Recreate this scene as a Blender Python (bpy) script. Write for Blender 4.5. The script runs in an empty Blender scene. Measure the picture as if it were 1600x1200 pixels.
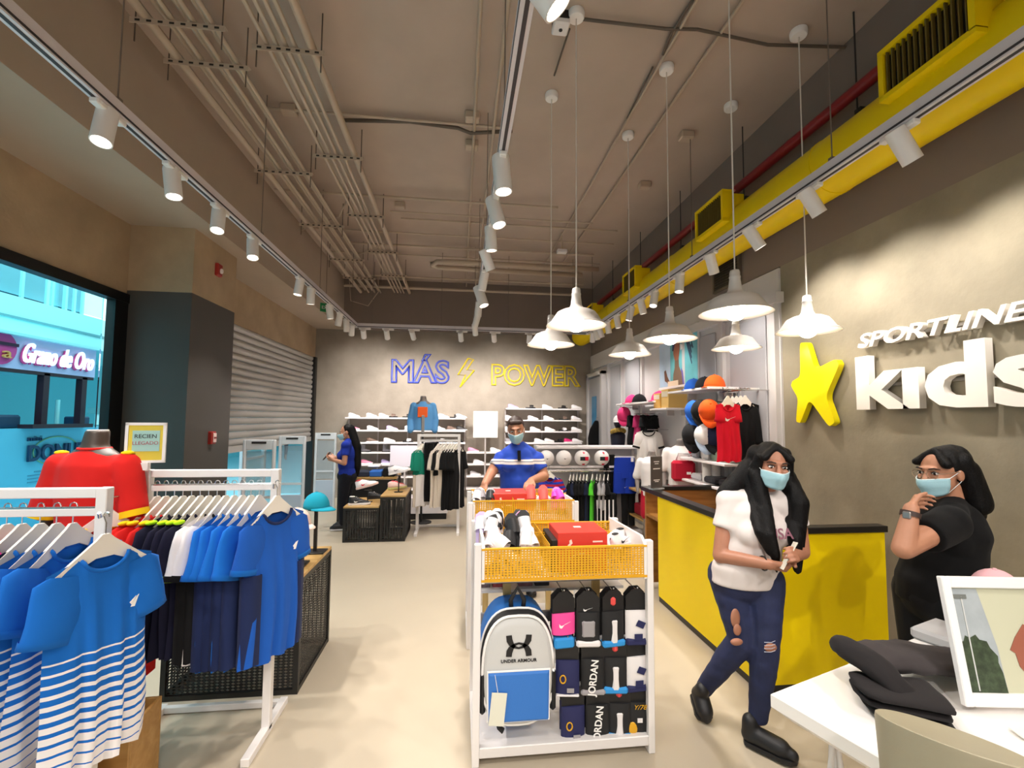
import bpy, bmesh, math, random
from mathutils import Vector as V, Matrix as M, noise
SC=bpy.context.scene; C=SC.collection
PI=math.pi; R=math.radians
random.seed(7)

# ---------------------------------------------------------------- camera, world, exposure
F=700.0; H=1.7                                  # focal length in pixels of a 1600x1200 frame, eye height in metres
cd=bpy.data.cameras.new('camera'); cam=bpy.data.objects.new('camera',cd); C.objects.link(cam)
cd.sensor_width=36.0; cd.lens=36.0*F/1600.0; cd.shift_y=13/1600; cd.clip_start=.02; cd.clip_end=200
_r=V((0.99319702,-0.11615092,0.00828504)); _u=V((-0.01511848,-0.05807546,0.99819771)); _b=V((-0.11546043,-0.99153225,-0.05943640))
cam.matrix_world=M(((_r.x,_u.x,_b.x,0),(_r.y,_u.y,_b.y,0),(_r.z,_u.z,_b.z,H),(0,0,0,1)))
SC.camera=cam
w=bpy.data.worlds.new('world'); SC.world=w; w.use_nodes=True
w.node_tree.nodes['Background'].inputs[0].default_value=(.68,.92,1.0,1); w.node_tree.nodes['Background'].inputs[1].default_value=.7
SC.view_settings.view_transform='Standard'; SC.view_settings.look='None'; SC.view_settings.gamma=1
SC.view_settings.use_curve_mapping=False; SC.view_settings.exposure=0.22
try: SC.cycles.use_denoising=True
except Exception: pass
SPOT_W=92.0; SPOT_COL=(1.0,.93,.86); BULB_E=26.0
ld=bpy.data.lights.new('front_fill_light','AREA'); ld.shape='RECTANGLE'; ld.size=5.5; ld.size_y=2.6; ld.energy=60; ld.color=(1,.95,.9)   # added fill light behind the viewer; the front wall is closed
lo=bpy.data.objects.new('front_fill_light',ld); C.objects.link(lo); lo.location=(0,-2.9,1.7); lo.rotation_euler=(R(90),0,0)

# ---------------------------------------------------------------- measuring helpers (a sight line through the lens, cut at a real distance)
def sight(px,py):
    return _r*((px-800)/F)-_u*((py-613)/F)-_b
def aty(px,py,y): d=sight(px,py); return V((d.x*y/d.y,y,H+d.z*y/d.y))
def atx(px,py,x): d=sight(px,py); return V((x,d.y*x/d.x,H+d.z*x/d.x))
def atz(px,py,z): d=sight(px,py); t=(z-H)/d.z; return V((d.x*t,d.y*t,z))

# ---------------------------------------------------------------- materials
def lin(c):
    if isinstance(c,str): c=[int(c[i:i+2],16) for i in (0,2,4)]
    return tuple(((v/255+.055)/1.055)**2.4 if v/255>.04045 else v/255/12.92 for v in c)
MATS={}
def mat(name,col,rough=.55,metal=0,emit=0,alpha=None,spec=None,var=0,scale=8,bump=0,bscale=60,trans=0,sheen=0,detail=4):
    """plain or mottled material; var mixes the colour with a darker tone through noise, bump adds fine relief"""
    if name in MATS: return MATS[name]
    m=bpy.data.materials.new(name); m.use_nodes=True; nt=m.node_tree; b=nt.nodes['Principled BSDF']
    c=lin(col); b.inputs['Base Color'].default_value=(*c,1); b.inputs['Roughness'].default_value=rough; b.inputs['Metallic'].default_value=metal
    if spec is not None: b.inputs['Specular IOR Level'].default_value=spec
    if sheen: b.inputs['Sheen Weight'].default_value=sheen
    if emit:
        b.inputs['Emission Color'].default_value=(*c,1); b.inputs['Emission Strength'].default_value=emit
    if trans: b.inputs['Transmission Weight'].default_value=trans
    if alpha is not None: b.inputs['Alpha'].default_value=alpha
    if var or bump:
        tc=nt.nodes.new('ShaderNodeTexCoord')
    if var:
        n=nt.nodes.new('ShaderNodeTexNoise'); n.inputs['Scale'].default_value=scale; n.inputs['Detail'].default_value=detail; n.inputs['Roughness'].default_value=.6
        r=nt.nodes.new('ShaderNodeValToRGB'); r.color_ramp.elements[0].position=.35; r.color_ramp.elements[1].position=.65
        r.color_ramp.elements[0].color=(*[v*(1-var) for v in c],1); r.color_ramp.elements[1].color=(*[min(1,v*(1+var*.6)) for v in c],1)
        nt.links.new(tc.outputs['Object'],n.inputs['Vector']); nt.links.new(n.outputs[0],r.inputs[0]); nt.links.new(r.outputs[0],b.inputs['Base Color'])
    if bump:
        n2=nt.nodes.new('ShaderNodeTexNoise'); n2.inputs['Scale'].default_value=bscale; bp=nt.nodes.new('ShaderNodeBump'); bp.inputs['Strength'].default_value=bump; bp.inputs['Distance'].default_value=.01
        nt.links.new(tc.outputs['Object'],n2.inputs['Vector']); nt.links.new(n2.outputs[0],bp.inputs['Height']); nt.links.new(bp.outputs[0],b.inputs['Normal'])
    MATS[name]=m; return m
def wood(name,c1,c2,rough=.45,axis=0):
    if name in MATS: return MATS[name]
    m=mat(name,c1,rough); nt=m.node_tree; b=nt.nodes['Principled BSDF']
    tc=nt.nodes.new('ShaderNodeTexCoord'); mp=nt.nodes.new('ShaderNodeMapping'); s=[14,14,14]; s[axis]=1.2; mp.inputs['Scale'].default_value=s
    n=nt.nodes.new('ShaderNodeTexNoise'); n.inputs['Scale'].default_value=1.6; n.inputs['Detail'].default_value=6; n.inputs['Distortion'].default_value=.6
    r=nt.nodes.new('ShaderNodeValToRGB'); r.color_ramp.elements[0].position=.38; r.color_ramp.elements[1].position=.66
    r.color_ramp.elements[0].color=(*lin(c2),1); r.color_ramp.elements[1].color=(*lin(c1),1)
    nt.links.new(tc.outputs['Object'],mp.inputs[0]); nt.links.new(mp.outputs[0],n.inputs['Vector']); nt.links.new(n.outputs[0],r.inputs[0]); nt.links.new(r.outputs[0],b.inputs['Base Color'])
    return m

# ---------------------------------------------------------------- mesh builder
class MB:
    def __init__(s): s.v=[]; s.f=[]; s.m=None
    def add(s,vs,fs):
        o=len(s.v); s.v+=[(s.m@V(p) if s.m else V(p)) for p in vs]; s.f+=[tuple(i+o for i in f) for f in fs]; return s
    def box(s,c,d,ch=0):
        x,y,z=c; a,b,e=d[0]/2,d[1]/2,d[2]/2
        if ch<=0:
            return s.add([(x+i*a,y+j*b,z+k*e) for i in(-1,1) for j in(-1,1) for k in(-1,1)],[(0,1,3,2),(4,6,7,5),(0,4,5,1),(2,3,7,6),(0,2,6,4),(1,5,7,3)])
        ch=min(ch,a*.98,b*.98,e*.98); vs=[];ix={}
        for i in(-1,1):
            for j in(-1,1):
                for k in(-1,1):
                    for ax in range(3):
                        p=[i*(a-ch),j*(b-ch),k*(e-ch)]; p[ax]+=(i,j,k)[ax]*ch
                        ix[(i,j,k,ax)]=len(vs); vs.append((x+p[0],y+p[1],z+p[2]))
        fs=[]
        for ax in range(3):
            u,w=[q for q in range(3) if q!=ax]
            for sg in(-1,1):
                q=[]
                for (su,sw) in((-1,-1),(1,-1),(1,1),(-1,1)):
                    t=[0,0,0];t[ax]=sg;t[u]=su;t[w]=sw;q.append(ix[(*t,ax)])
                fs.append(tuple(q if (sg>0)==(ax!=1) else q[::-1]))
            for su in(-1,1):
                for sw in(-1,1):
                    q=[]
                    for sa,o in((-1,(u,w)),(1,(w,u))):
                        for o2 in o:
                            t=[0,0,0];t[ax]=sa;t[u]=su;t[w]=sw;q.append(ix[(*t,o2)])
                    fs.append(tuple(q))
        for i in(-1,1):
            for j in(-1,1):
                for k in(-1,1): fs.append(tuple(ix[(i,j,k,q)] for q in range(3)))
        return s.add(vs,fs)
    def loft(s,rings,cap=True,close=False):
        n=len(rings[0]); vs=[p for r in rings for p in r]; fs=[]
        k=len(rings)
        for i in range(k if close else k-1):
            for j in range(n): fs.append((i*n+j,i*n+(j+1)%n,((i+1)%k)*n+(j+1)%n,((i+1)%k)*n+j))
        if cap and not close: fs.append(tuple(range(n))[::-1]); fs.append(tuple((k-1)*n+j for j in range(n)))
        return s.add(vs,fs)
    def tube(s,pts,r,n=8,cap=True,flat=1.0):
        pts=[V(p) for p in pts]; rs=r if isinstance(r,(list,tuple)) else [r]*len(pts); rings=[]; up=None
        for i,p in enumerate(pts):
            t=(pts[min(i+1,len(pts)-1)]-pts[max(i-1,0)]).normalized()
            if up is None: up=V((0,0,1)) if abs(t.z)<.9 else V((0,1,0))
            a=t.cross(up).normalized(); up=a.cross(t).normalized()
            rings.append([p+(a*math.cos(2*PI*j/n)+up*math.sin(2*PI*j/n)*flat)*rs[i] for j in range(n)])
        return s.loft(rings,cap)
    def lathe(s,prof,n=24,c=(0,0,0),cap=True):
        return s.loft([[(c[0]+r*math.cos(2*PI*j/n),c[1]+r*math.sin(2*PI*j/n),c[2]+z) for j in range(n)] for r,z in prof],cap)
    def prism(s,pts,d,axis=1,o=0.0):
        """polygon (a,b) extruded d along axis: axis 1 -> (x,z) outline, 2 -> (x,y), 0 -> (y,z)"""
        def mk(p,q): return {1:(p[0],q,p[1]),2:(p[0],p[1],q),0:(q,p[0],p[1])}[axis]
        return s.loft([[mk(p,o) for p in pts],[mk(p,o+d) for p in pts]])
    def ball(s,c,r,n=16,m=10,lo=0.0,hi=1.0):
        r=(r,r,r) if not isinstance(r,(tuple,list)) else r
        rings=[]
        for i in range(m+1):
            t=PI*(lo+(hi-lo)*i/m); sn=max(math.sin(t),.001)
            rings.append([(c[0]+r[0]*sn*math.cos(2*PI*j/n),c[1]+r[1]*sn*math.sin(2*PI*j/n),c[2]-r[2]*math.cos(t)) for j in range(n)])
        return s.loft(rings)
    def build(s,name,m,parent=None,smooth=False,solid=0,kind=None,loc=None,label=None):
        me=bpy.data.meshes.new(name); me.from_pydata([tuple(p) for p in s.v],[],s.f); me.update()
        bm=bmesh.new(); bm.from_mesh(me); bmesh.ops.recalc_face_normals(bm,faces=bm.faces); bm.to_mesh(me); bm.free()
        return link(name,me,m,parent,smooth,solid,kind,loc,label)
def link(name,me,m,parent=None,smooth=False,solid=0,kind=None,loc=None,label=None):
    if m is not None: me.materials.clear(); me.materials.append(m)
    if smooth:
        me.polygons.foreach_set('use_smooth',[True]*len(me.polygons))
        if smooth!='all':
            try: me.set_sharp_from_angle(angle=R(45))
            except Exception: pass
    o=bpy.data.objects.new(name,me); C.objects.link(o)
    if parent: o.parent=parent
    if loc is not None: o.location=loc
    if solid: md=o.modifiers.new('solid','SOLIDIFY'); md.thickness=solid; md.offset=0
    if kind: o['kind']=kind
    if label: o['label']=label
    return o
def tag(o,label,cat,group=None):
    o['label']=label; o['category']=cat
    if group: o['group']=group
    return o
def thing(name,label,cat,loc=(0,0,0),rz=0,group=None):
    o=bpy.data.objects.new(name,None); C.objects.link(o); o.empty_display_size=.05; o.location=loc; o.rotation_euler=(0,0,rz)
    return tag(o,label,cat,group)
KIDS={}
def copy_tree(o,parent=None):
    c=o.copy(); C.objects.link(c)
    if parent: c.parent=parent
    for ch in list(o.children): copy_tree(ch,c)
    return c
def dup(o,loc,rz=0,label=None,group=None,cat=None):
    c=copy_tree(o); c.location=loc; c.rotation_euler=(0,0,rz)
    if label: c['label']=label
    if group: c['group']=group
    if cat: c['category']=cat
    return c
def struct(o,label=None):
    o['kind']='structure'
    if label: o['label']=label
    return o
def text_mesh(txt,size,depth=.01,bold=0.0,shear=0.0,outline=0.0,spacing=1.0,align='CENTER',sx=1.0):
    """lettering as a mesh in the x-z plane, facing -y"""
    cu=bpy.data.curves.new('t','FONT'); cu.body=txt; cu.size=size; cu.align_x=align; cu.shear=shear; cu.space_character=spacing; cu.offset=bold; cu.resolution_u=3
    if outline: cu.fill_mode='NONE'; cu.bevel_depth=outline; cu.bevel_resolution=1
    else: cu.extrude=depth/2
    o=bpy.data.objects.new('t',cu); C.objects.link(o); dg=bpy.context.evaluated_depsgraph_get(); dg.update()
    me=bpy.data.meshes.new_from_object(o.evaluated_get(dg)); bpy.data.objects.remove(o); bpy.data.curves.remove(cu)
    me.transform(M.Diagonal((sx,1,1,1))); me.transform(M.Rotation(R(90),4,'X')); return me
def letter(name,txt,size,m,parent,loc,rz=0,rx=0,**k):
    if 'bold' in k: k['bold']*=size
    o=link(name,text_mesh(txt,size,**k),m,parent); o.location=loc; o.rotation_euler=(rx,0,rz); return o
ORD=['first','second','third','fourth','fifth','sixth','seventh','eighth','ninth','tenth','eleventh','twelfth','thirteenth','fourteenth','fifteenth','sixteenth','seventeenth','eighteenth']
def lattice(w,h,cw,ch,fill=.62):
    """sheet in the x-z plane (0..w, 0..h) pierced by diamond holes in staggered rows"""
    mb=MB(); nx=max(1,round(w/cw)); nz=max(1,round(h/ch)); cw=w/nx; ch=h/nz; vid={}
    def vert(p):
        k=(round(p[0],5),round(p[1],5))
        if k not in vid: vid[k]=len(mb.v); mb.v.append(V((p[0],0,p[1])))
        return vid[k]
    for i in range(nx):
        for j in range(nz):
            x=i*cw; z=j*ch; cx=x+cw/2; cz=z+ch/2; a=cw/2*fill*1.25; b=ch/2*fill*1.25
            c=[vert(p) for p in((x,z),(x+cw,z),(x+cw,z+ch),(x,z+ch))]; d=[vert(p) for p in((cx,cz-b),(cx+a,cz),(cx,cz+b),(cx-a,cz))]
            mb.f+=[(c[0],c[1],d[0]),(c[1],d[1],d[0]),(c[1],c[2],d[1]),(c[2],d[2],d[1]),(c[2],c[3],d[2]),(c[3],d[3],d[2]),(c[3],c[0],d[3]),(c[0],d[0],d[3])]
    return mb
WHITE=mat('white_paint','e6e2e0',.4); WHITE2=mat('white_plastic','eeeae6',.35); BLACK=mat('black_metal','1a1918',.45); CHROME=mat('chrome','c8c8c8',.25,1)
# ================================================================= room shell
PLAST=mat('mottled_plaster','8f8672',.75,var=.16,scale=2.6,detail=8,bump=.15,bscale=30)
PLASTL=mat('mottled_plaster_left','b09a7c',.75,var=.13,scale=2.2,detail=8,bump=.15,bscale=30)  # left plaster lightened to stand in for light bounced up from the shop
PLASTB=mat('mottled_plaster_back','968c80',.75,var=.13,scale=2.4,detail=8,bump=.15,bscale=30)
CEILM=mat('taupe_ceiling_paint','b5a394',.85,var=.06,scale=1.2)
DARKT=mat('dark_taupe_paint','82746a',.8,var=.04,scale=1.5)
FLOORM=mat('beige_floor','b9ad99',.42,var=.035,scale=1.4,spec=.35)
COLD=mat('charcoal_column_paint','4a4744',.6,var=.04,scale=3)
BLK=mat('black_frame','0b0b0c',.35)
YB,YF=10.0,-3.0; XR=3.0; ZC=4.7; ZB=3.61
def sbox(name,c,d,m,label=None,ch=0,parent=None):
    o=MB().box((0,0,0),d,ch).build(name,m,parent,loc=c); 
    if parent is None: struct(o,label)
    return o
def span(name,a,b,m,label=None,ch=0):
    a,b=V(a),V(b); return sbox(name,(a+b)/2,[abs(q) for q in (b-a)],m,label,ch)
span('floor',(-3.5,YF,-.06),(XR+.1,YB+.1,0),FLOORM,'smooth beige shop floor')
span('ceiling',(-3.5,YF,ZC),(XR+.1,YB+.1,ZC+.1),CEILM,'taupe painted concrete ceiling')
span('trim_1',(-3.5,YF,ZB),(-2.5,YB,ZC),mat('beam_taupe_lit','b2a290',.8,var=.04,scale=1.5),'boxed beam along the shop window side')  # beam tone lightened in place of bounced light
span('trim_2',(-2.5,YB-.15,ZB),(XR,YB,ZC),DARKT,'dark boxed beam over the back wall')
span('wall_back',(-3.3,YB,0),(XR+.1,YB+.1,ZC),PLASTB,'mottled grey plaster wall with the lettering')
span('wall_front',(-3.5,YF-.1,0),(XR+.1,YF,ZC),DARKT)
# left side: window wall, column, shutter wall
WT=2.9
span('wall_left',(-3.42,YF,WT),(-3.3,4.8,ZB),PLASTL,'mottled brown plaster above the shop window')
span('wall_left_front',(-3.42,YF,0),(-3.3,-.4,WT),PLASTL)
w1=thing('window_1','wide shop window with black frame','window',(-3.3,0,0)); del w1['category']; struct(w1)
fr=MB(); fr.box((-.02,2.2,WT-.045),(.10,5.2,.09)).box((-.02,4.72,WT/2),(.08,.17,WT)).box((-.02,-.35,WT/2),(.16,.1,WT)).box((-.02,2.2,.04),(.16,5.2,.08))
fr.build('window_frame',BLK,w1)
GLASS=mat('window_glass','c8f4fa',.02,trans=1.0); GLASS.node_tree.nodes['Principled BSDF'].inputs['IOR'].default_value=1.02
MB().box((-.04,2.13,WT/2),(.012,4.88,WT-.14)).build('window_pane',GLASS,w1)
span('column',(-3.45,4.8,2.945),(-2.7,5.66,ZB),PLASTL,'plastered head of the column')
span('column_base',(-3.45,4.8,0),(-2.7,5.66,2.945),COLD,'charcoal painted column between window and shutter')
span('wall_left_back',(-3.3,5.66,2.98),(-3.1,YB,ZB),PLASTL,'plaster above the roller shutter')
SH=thing('roller_shutter','grey metal roller shutter half lowered over the side entrance','shutter',(-3.13,0,0))
SLM=mat('shutter_steel','b8b6b2',.42,.2)
pr=[(0,0),(.012,.006),(.03,.03),(.036,.055),(.03,.08),(.012,.098),(0,.098)]
sm=None
for i in range(17):
    mb=MB().prism([(p[0],p[1]) for p in pr],4.3,1,5.68) if sm is None else None
    if sm is None: sl=mb.build('slat',SLM,SH,smooth=True); sm=sl
    else: sl=sm.copy(); C.objects.link(sl)
    sl.location=(0,0,1.29+i*.1)
MB().box((.02,7.83,1.25),(.05,4.3,.09)).build('bottom_bar',SLM,SH)
span('trim_3',(-3.2,YB-.14,0),(-3.05,YB-.02,2.98),BLK,'dark guide rail at the shutter end')
# right wall
span('wall_right',(XR,YF,0),(XR+.1,3.85,3.165),PLAST,'mottled grey plaster wall behind the counter')
span('wall_right_top',(XR,YF,3.165),(XR+.1,YB,ZC),DARKT,'dark taupe upper wall behind the yellow duct')
PANW=mat('white_wall_panel','c9c6c6',.45)
PANG=mat('pale_grey_panel','a9a9ae',.5)
span('wall_right_back',(XR-.02,3.85,0),(XR+.1,YB,3.15),PANW,'white panelled wall of the clothing display')
tr=MB()
for y in (3.9,4.75,5.6,7.0,7.9,8.7): tr.box((XR-.04,y,1.45),(.05,.07,2.72))
tr.box((XR-.05,6.7,2.86),(.08,5.8,.1)).box((XR-.035,6.7,1.0),(.04,5.7,.06))
struct(tr.build('trim_4',PANW),'white frame strips on the panelled wall')
for i,(y0,y1) in enumerate(((3.95,4.7),(4.82,5.55),(7.06,7.86),(7.96,8.66))):
    q=MB().box((XR-.03,(y0+y1)/2,1.93),(.02,y1-y0-.16,1.62),.008).build('trim_%d'%(5+i),PANG); struct(q,'recessed grey field of the panelled wall')
d1=thing('door_1','pale grey doorway in the far right corner','door',(2.93,9.35,0)); del d1['category']; struct(d1)
MB().box((0,0,1.3),(.08,.9,2.6)).build('door_leaf',PANG,d1)
MB().box((-.02,-.5,1.35),(.12,.1,2.7)).box((-.02,.5,1.35),(.12,.1,2.7)).box((-.02,0,2.68),(.12,1.1,.08)).build('door_frame',PANW,d1)
MB().box((-.05,.05,1.75),(.01,.3,.9)).build('door_panel',mat('blue_glass','3a86b4',.3),d1)
# ================================================================= ceiling services
PIPE=mat('taupe_pipe','b8a692',.5); PIPED=mat('dark_pipe','5f5348',.6)
def run(name,a,b,r,m,label,cat='pipe',group=None,n=8):
    a,b=V(a),V(b); c=(a+b)/2
    o=MB().tube([a-c,b-c],r,n).build(name,m,smooth=True,loc=c); return tag(o,label,cat,group)
b1=[-2.15,-2.06,-1.985,-1.915,-1.85,-1.79,-1.73]; b2=[-1.44,-1.37,-1.305,-1.24,-1.12]
for i,x in enumerate(b1):
    run('conduit',(x,YF,4.4+.05*(i%2)),(x,9.8,4.4+.05*(i%2)),.032 if i==0 else .018,PIPE,'%s taupe conduit from the left beam in the wide conduit bundle'%ORD[i],group='conduits of the left bundle')
for i,x in enumerate(b2):
    run('conduit',(x,YF,4.42),(x,9.8,4.42),.033 if i==4 else .017,PIPE,'%s taupe conduit from the left in the narrower conduit bundle'%ORD[i],group='conduits of the right bundle')
def hanger_rail(x0,x1,y,z,label):
    t=thing('strut_channel',label,'bracket',((x0+x1)/2,y,z),group='strut channels under the conduits'); L=x1-x0
    mb=MB().box((0,0,.012),(L,.04,.006)).box((0,-.018,-.005),(L,.005,.04))
    mb.build('channel',PIPE,t)
    n=int(L/.07); mb=MB()
    for k in range(n): mb.box((-L/2+.05+k*(L-.1)/max(1,n-1),-.0215,-.004),(.03,.003,.014))
    mb.build('slots',mat('slot_dark','2e2924',.8),t,kind='stuff')
    for s in(-1,1): MB().tube([(s*(L/2-.025),0,-.14),(s*(L/2-.025),0,ZC-z-.006)],.005,6).build('threaded_rod',PIPED,t)
for i,y in enumerate((3.15,3.5,5.0,6.35,7.7,8.7)): hanger_rail(-2.24,-1.64,y,4.36,'slotted strut channel under the wide bundle, %s from the front'%ORD[i])
for i,y in enumerate((3.3,4.65,6.0,7.3,8.5)): hanger_rail(-1.53,-1.03,y,4.375,'slotted strut channel under the narrow bundle, %s from the front'%ORD[i])
for i,(x,nm) in enumerate(((.1,'plain'),(.29,'jointed'))): run('conduit',(x,YF,4.62),(x*1.05,9.8,4.62),.016,PIPE,'%s thin conduit along the ceiling beside the middle light track'%nm)
cross=[(4.35,-1.9,.45,.014),(5.9,-2.4,1.3,.018),(6.25,-1.0,1.9,.012),(6.6,-.9,2.4,.016),(7.05,-2.3,2.5,.014),(7.5,-1.9,2.3,.02),(8.1,-2.4,2.6,.014),(8.6,-.6,2.4,.022),(9.2,-2.4,2.6,.018),(9.6,-2.45,2.6,.03)]
for i,(y,x0,x1,r) in enumerate(cross): run('cross_conduit',(x0,y,4.64-.03*(i%3)-(.17 if i==9 else 0)),(x1,y,4.64-.03*(i%3)-(.17 if i==9 else 0)),r,PIPE,'%s conduit across the ceiling counted from the front'%ORD[i],group='conduits across the ceiling')
# looped drain pipe
o=MB().tube([(2.2,7.9,4.35),(-.2,7.85,4.35),(-.42,7.82,4.35),(-.5,7.7,4.35),(-.42,7.55,4.35),(-.2,7.52,4.35),(2.4,7.55,4.35)],.045,10).build('drain_pipe',PIPE,smooth='all'); tag(o,'thick looped drain pipe bending back on itself near the back','pipe')
# right-hand conduits, diagonal wiring run
run('conduit',(1.62,1.6,4.66),(1.58,8.8,4.66),.013,PIPE,'left one of the two conduits above the pendant lamps')
run('conduit',(1.95,1.6,4.66),(1.9,8.8,4.66),.013,PIPE,'right one of the two conduits above the pendant lamps')
o=MB().tube([atz(893,28,4.66),atz(1040,45,4.66),atz(1090,46,4.65),atz(1200,70,4.66),atz(1330,74,4.67),atz(1385,70,4.67)],.012,6).build('cable',PIPED,smooth='all'); tag(o,'sagging dark cable across the ceiling from the smoke detector','cable')
o=MB().tube([atz(1082,0,4.66),atz(1050,50,4.66),atz(1036,85,4.66)],.012,6).build('cable',PIPED,smooth='all'); tag(o,'dark ceiling cable feeding the pendant rose in the middle','cable')
o=MB().tube([atz(1020,105,4.66),atz(980,185,4.67)],.008,6).build('cable',PIPED,smooth='all'); tag(o,'thin ceiling cable between two pendant roses','cable')
o=MB().tube([atz(890,45,4.66),atz(866,118,4.66)],.008,6).build('cable',PIPED,smooth='all'); tag(o,'thin ceiling cable from smoke detector to pendant rose','cable')
o=MB().tube([atz(535,188,4.64),atz(640,190,4.64),atz(715,200,4.64),atz(735,208,4.6),atz(800,205,4.66)],.018,6).build('cable',PIPED,smooth='all'); tag(o,'dark conduit bending across the ceiling to the middle track','cable')
for i,(pp,z,lb) in enumerate(((((470,372),(500,350),(530,338),(545,322)),4.45,'loose pale cable looping up beside the wide conduit bundle'),(((560,408),(580,392),(600,380),(578,376)),4.4,'loose pale cable tangle near the back of narrow bundle'),(((545,440),(548,470),(575,478),(592,455),(590,440)),4.3,'hanging cable loop in the back left ceiling corner'),(((672,420),(690,408),(712,410),(722,430)),4.4,'curved cable over the looped drain pipe'))):
    P=[atz(x,y,z) for x,y in pp]; P[0].z+=.12; P[-1].z+=.15
    if i==2: P=[aty(x,y,9.6) for x,y in pp]; P[0].z+=.15; P[-1].z+=.15
    o=MB().tube(P,.009,6).build('loose_cable',PIPE,smooth='all'); tag(o,lb,'cable')
# red sprinkler pipe, yellow duct
RED=mat('red_pipe_paint','8c1a20',.4)
o=run('sprinkler_pipe',(2.8,YF,4.08),(2.8,9.9,4.08),.045,RED,'long red sprinkler pipe above the yellow duct',n=12)
p=run('sprinkler_branch',(2.72,4.1,4.02),(2.72,4.6,4.02),.012,mat('pink_tag','d98a86',.5),'short pale rod clipped under the red pipe')
for k in range(7):
    y=1.5+k*1.3; o=MB().box((0,0,0),(.16,.05,.03)).tube([(-.08,0,0),(-.08,0,.75)],.006,6).build('pipe_bracket',mat('dark_bracket','2c2a29',.6),loc=(2.9,y,3.945)); tag(o,'dark bracket between red pipe and duct, %s from the front'%ORD[k],'bracket','brackets over the duct')
YEL=mat('yellow_duct_paint','f2d200',.4,spec=.3); YEL2=mat('yellow_counter_paint','f2d404',.4,spec=.25); GOLD=mat('gold_basket_paint','d9a21a',.4)
D=thing('air_duct','long round yellow air duct along the right wall','duct',(2.7,0,3.57))
MB().tube([(0,YF,0),(0,9.8,0)],.205,32).build('duct_tube',YEL,D,smooth=True)
for y in (.6,2.9,5.2,7.4): MB().tube([(0,y-.02,0),(0,y+.02,0)],.21,32).build('joint_ring',YEL,D,smooth=True)
LOUV=mat('black_louvre','17130e',.5)
for i,y in enumerate((2.02,4.1,6.22,8.3)):
    vb=MB().box((-.22,y,.02),(.1,.5,.03)).box((-.22,y,.3),(.1,.5,.03)).box((-.22,y-.235,.16),(.1,.03,.26)).box((-.22,y+.235,.16),(.1,.03,.26)).box((-.12,y,.16),(.16,.46,.26))
    v=vb.build('outlet_box',YEL,D)
    MB().box((-.21,y,.16),(.02,.44,.25)).build('backing',LOUV,v)
    for k in range(14):
        if not i and not k: LV0=MB().box((0,0,0),(.02,.006,.25)).build('louvre_blade',mat('louvre_dark_gold','6a5a24',.5),v); q=LV0
        else: q=LV0.copy(); C.objects.link(q); q.parent=v
        q.location=(-.25,y-.205+k*.0315,.16)
# wall grille under duct
G=thing('wall_grille','black slatted air grille on the wall below the duct','grille',(XR-.01,4.68,3.36))
MB().box((0,0,0),(.02,.5,.3)).build('backing',LOUV,G)
for k in range(9): MB().box((-.015,0,-.12+k*.03),(.012,.44,.008)).build('slat',mat('grille_grey','3a3733',.5),G)
fb=MB()
for s in(-1,1): fb.box((-.01,s*.24,0),(.03,.03,.32)).box((-.01,0,s*.15),(.03,.5,.025))
fb.build('frame',mat('grille_frame','5e554a',.5),G)
# ----------------------------------------------------------------- light tracks with spot heads
ZT=3.3; TRK=mat('track_white','d8d2d6',.4); LENS=mat('lamp_lens','fff1e2',.3,emit=9.0); DARKSLOT=mat('track_slot','3a3538',.6)
def track(label,a,b,rods):
    a,b=V(a),V(b); L=(b-a).length; t=thing('light_track',label,'light track',(a+b)/2,math.atan2(b.y-a.y,b.x-a.x))
    MB().box((0,0,.02),(L,.055,.075)).build('rail',TRK,t)
    MB().box((0,0,-.0185),(L-.1,.018,.003)).box((0,.0285,-.002),(L-.1,.002,.012)).box((0,-.0285,-.002),(L-.1,.002,.012)).build('slot',DARKSLOT,t,kind='stuff')
    for k in range(rods):
        x=-L/2+.3+k*(L-.6)/max(1,rods-1)
        MB().tube([(x,0,.055),(x,0,ZC-ZT-.001)],.004,6).box((x,0,.07),(.03,.03,.03)).build('suspension_wire',mat('wire_grey','75685e',.5),t)
    return t
track('white light track along the shop window side',(-1.83,YF,ZT),(-1.83,8.03,ZT),7)
track('white light track down the middle of the ceiling',(.233,YF,ZT),(.233,8.0,ZT),7)
track('white light track in front of the yellow duct',(2.34,YF,ZT),(2.34,8.03,ZT),7)
track('white light track across the shop before the back wall',(-1.86,8.06,ZT),(2.37,8.06,ZT),4)
NS=[0]
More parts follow.
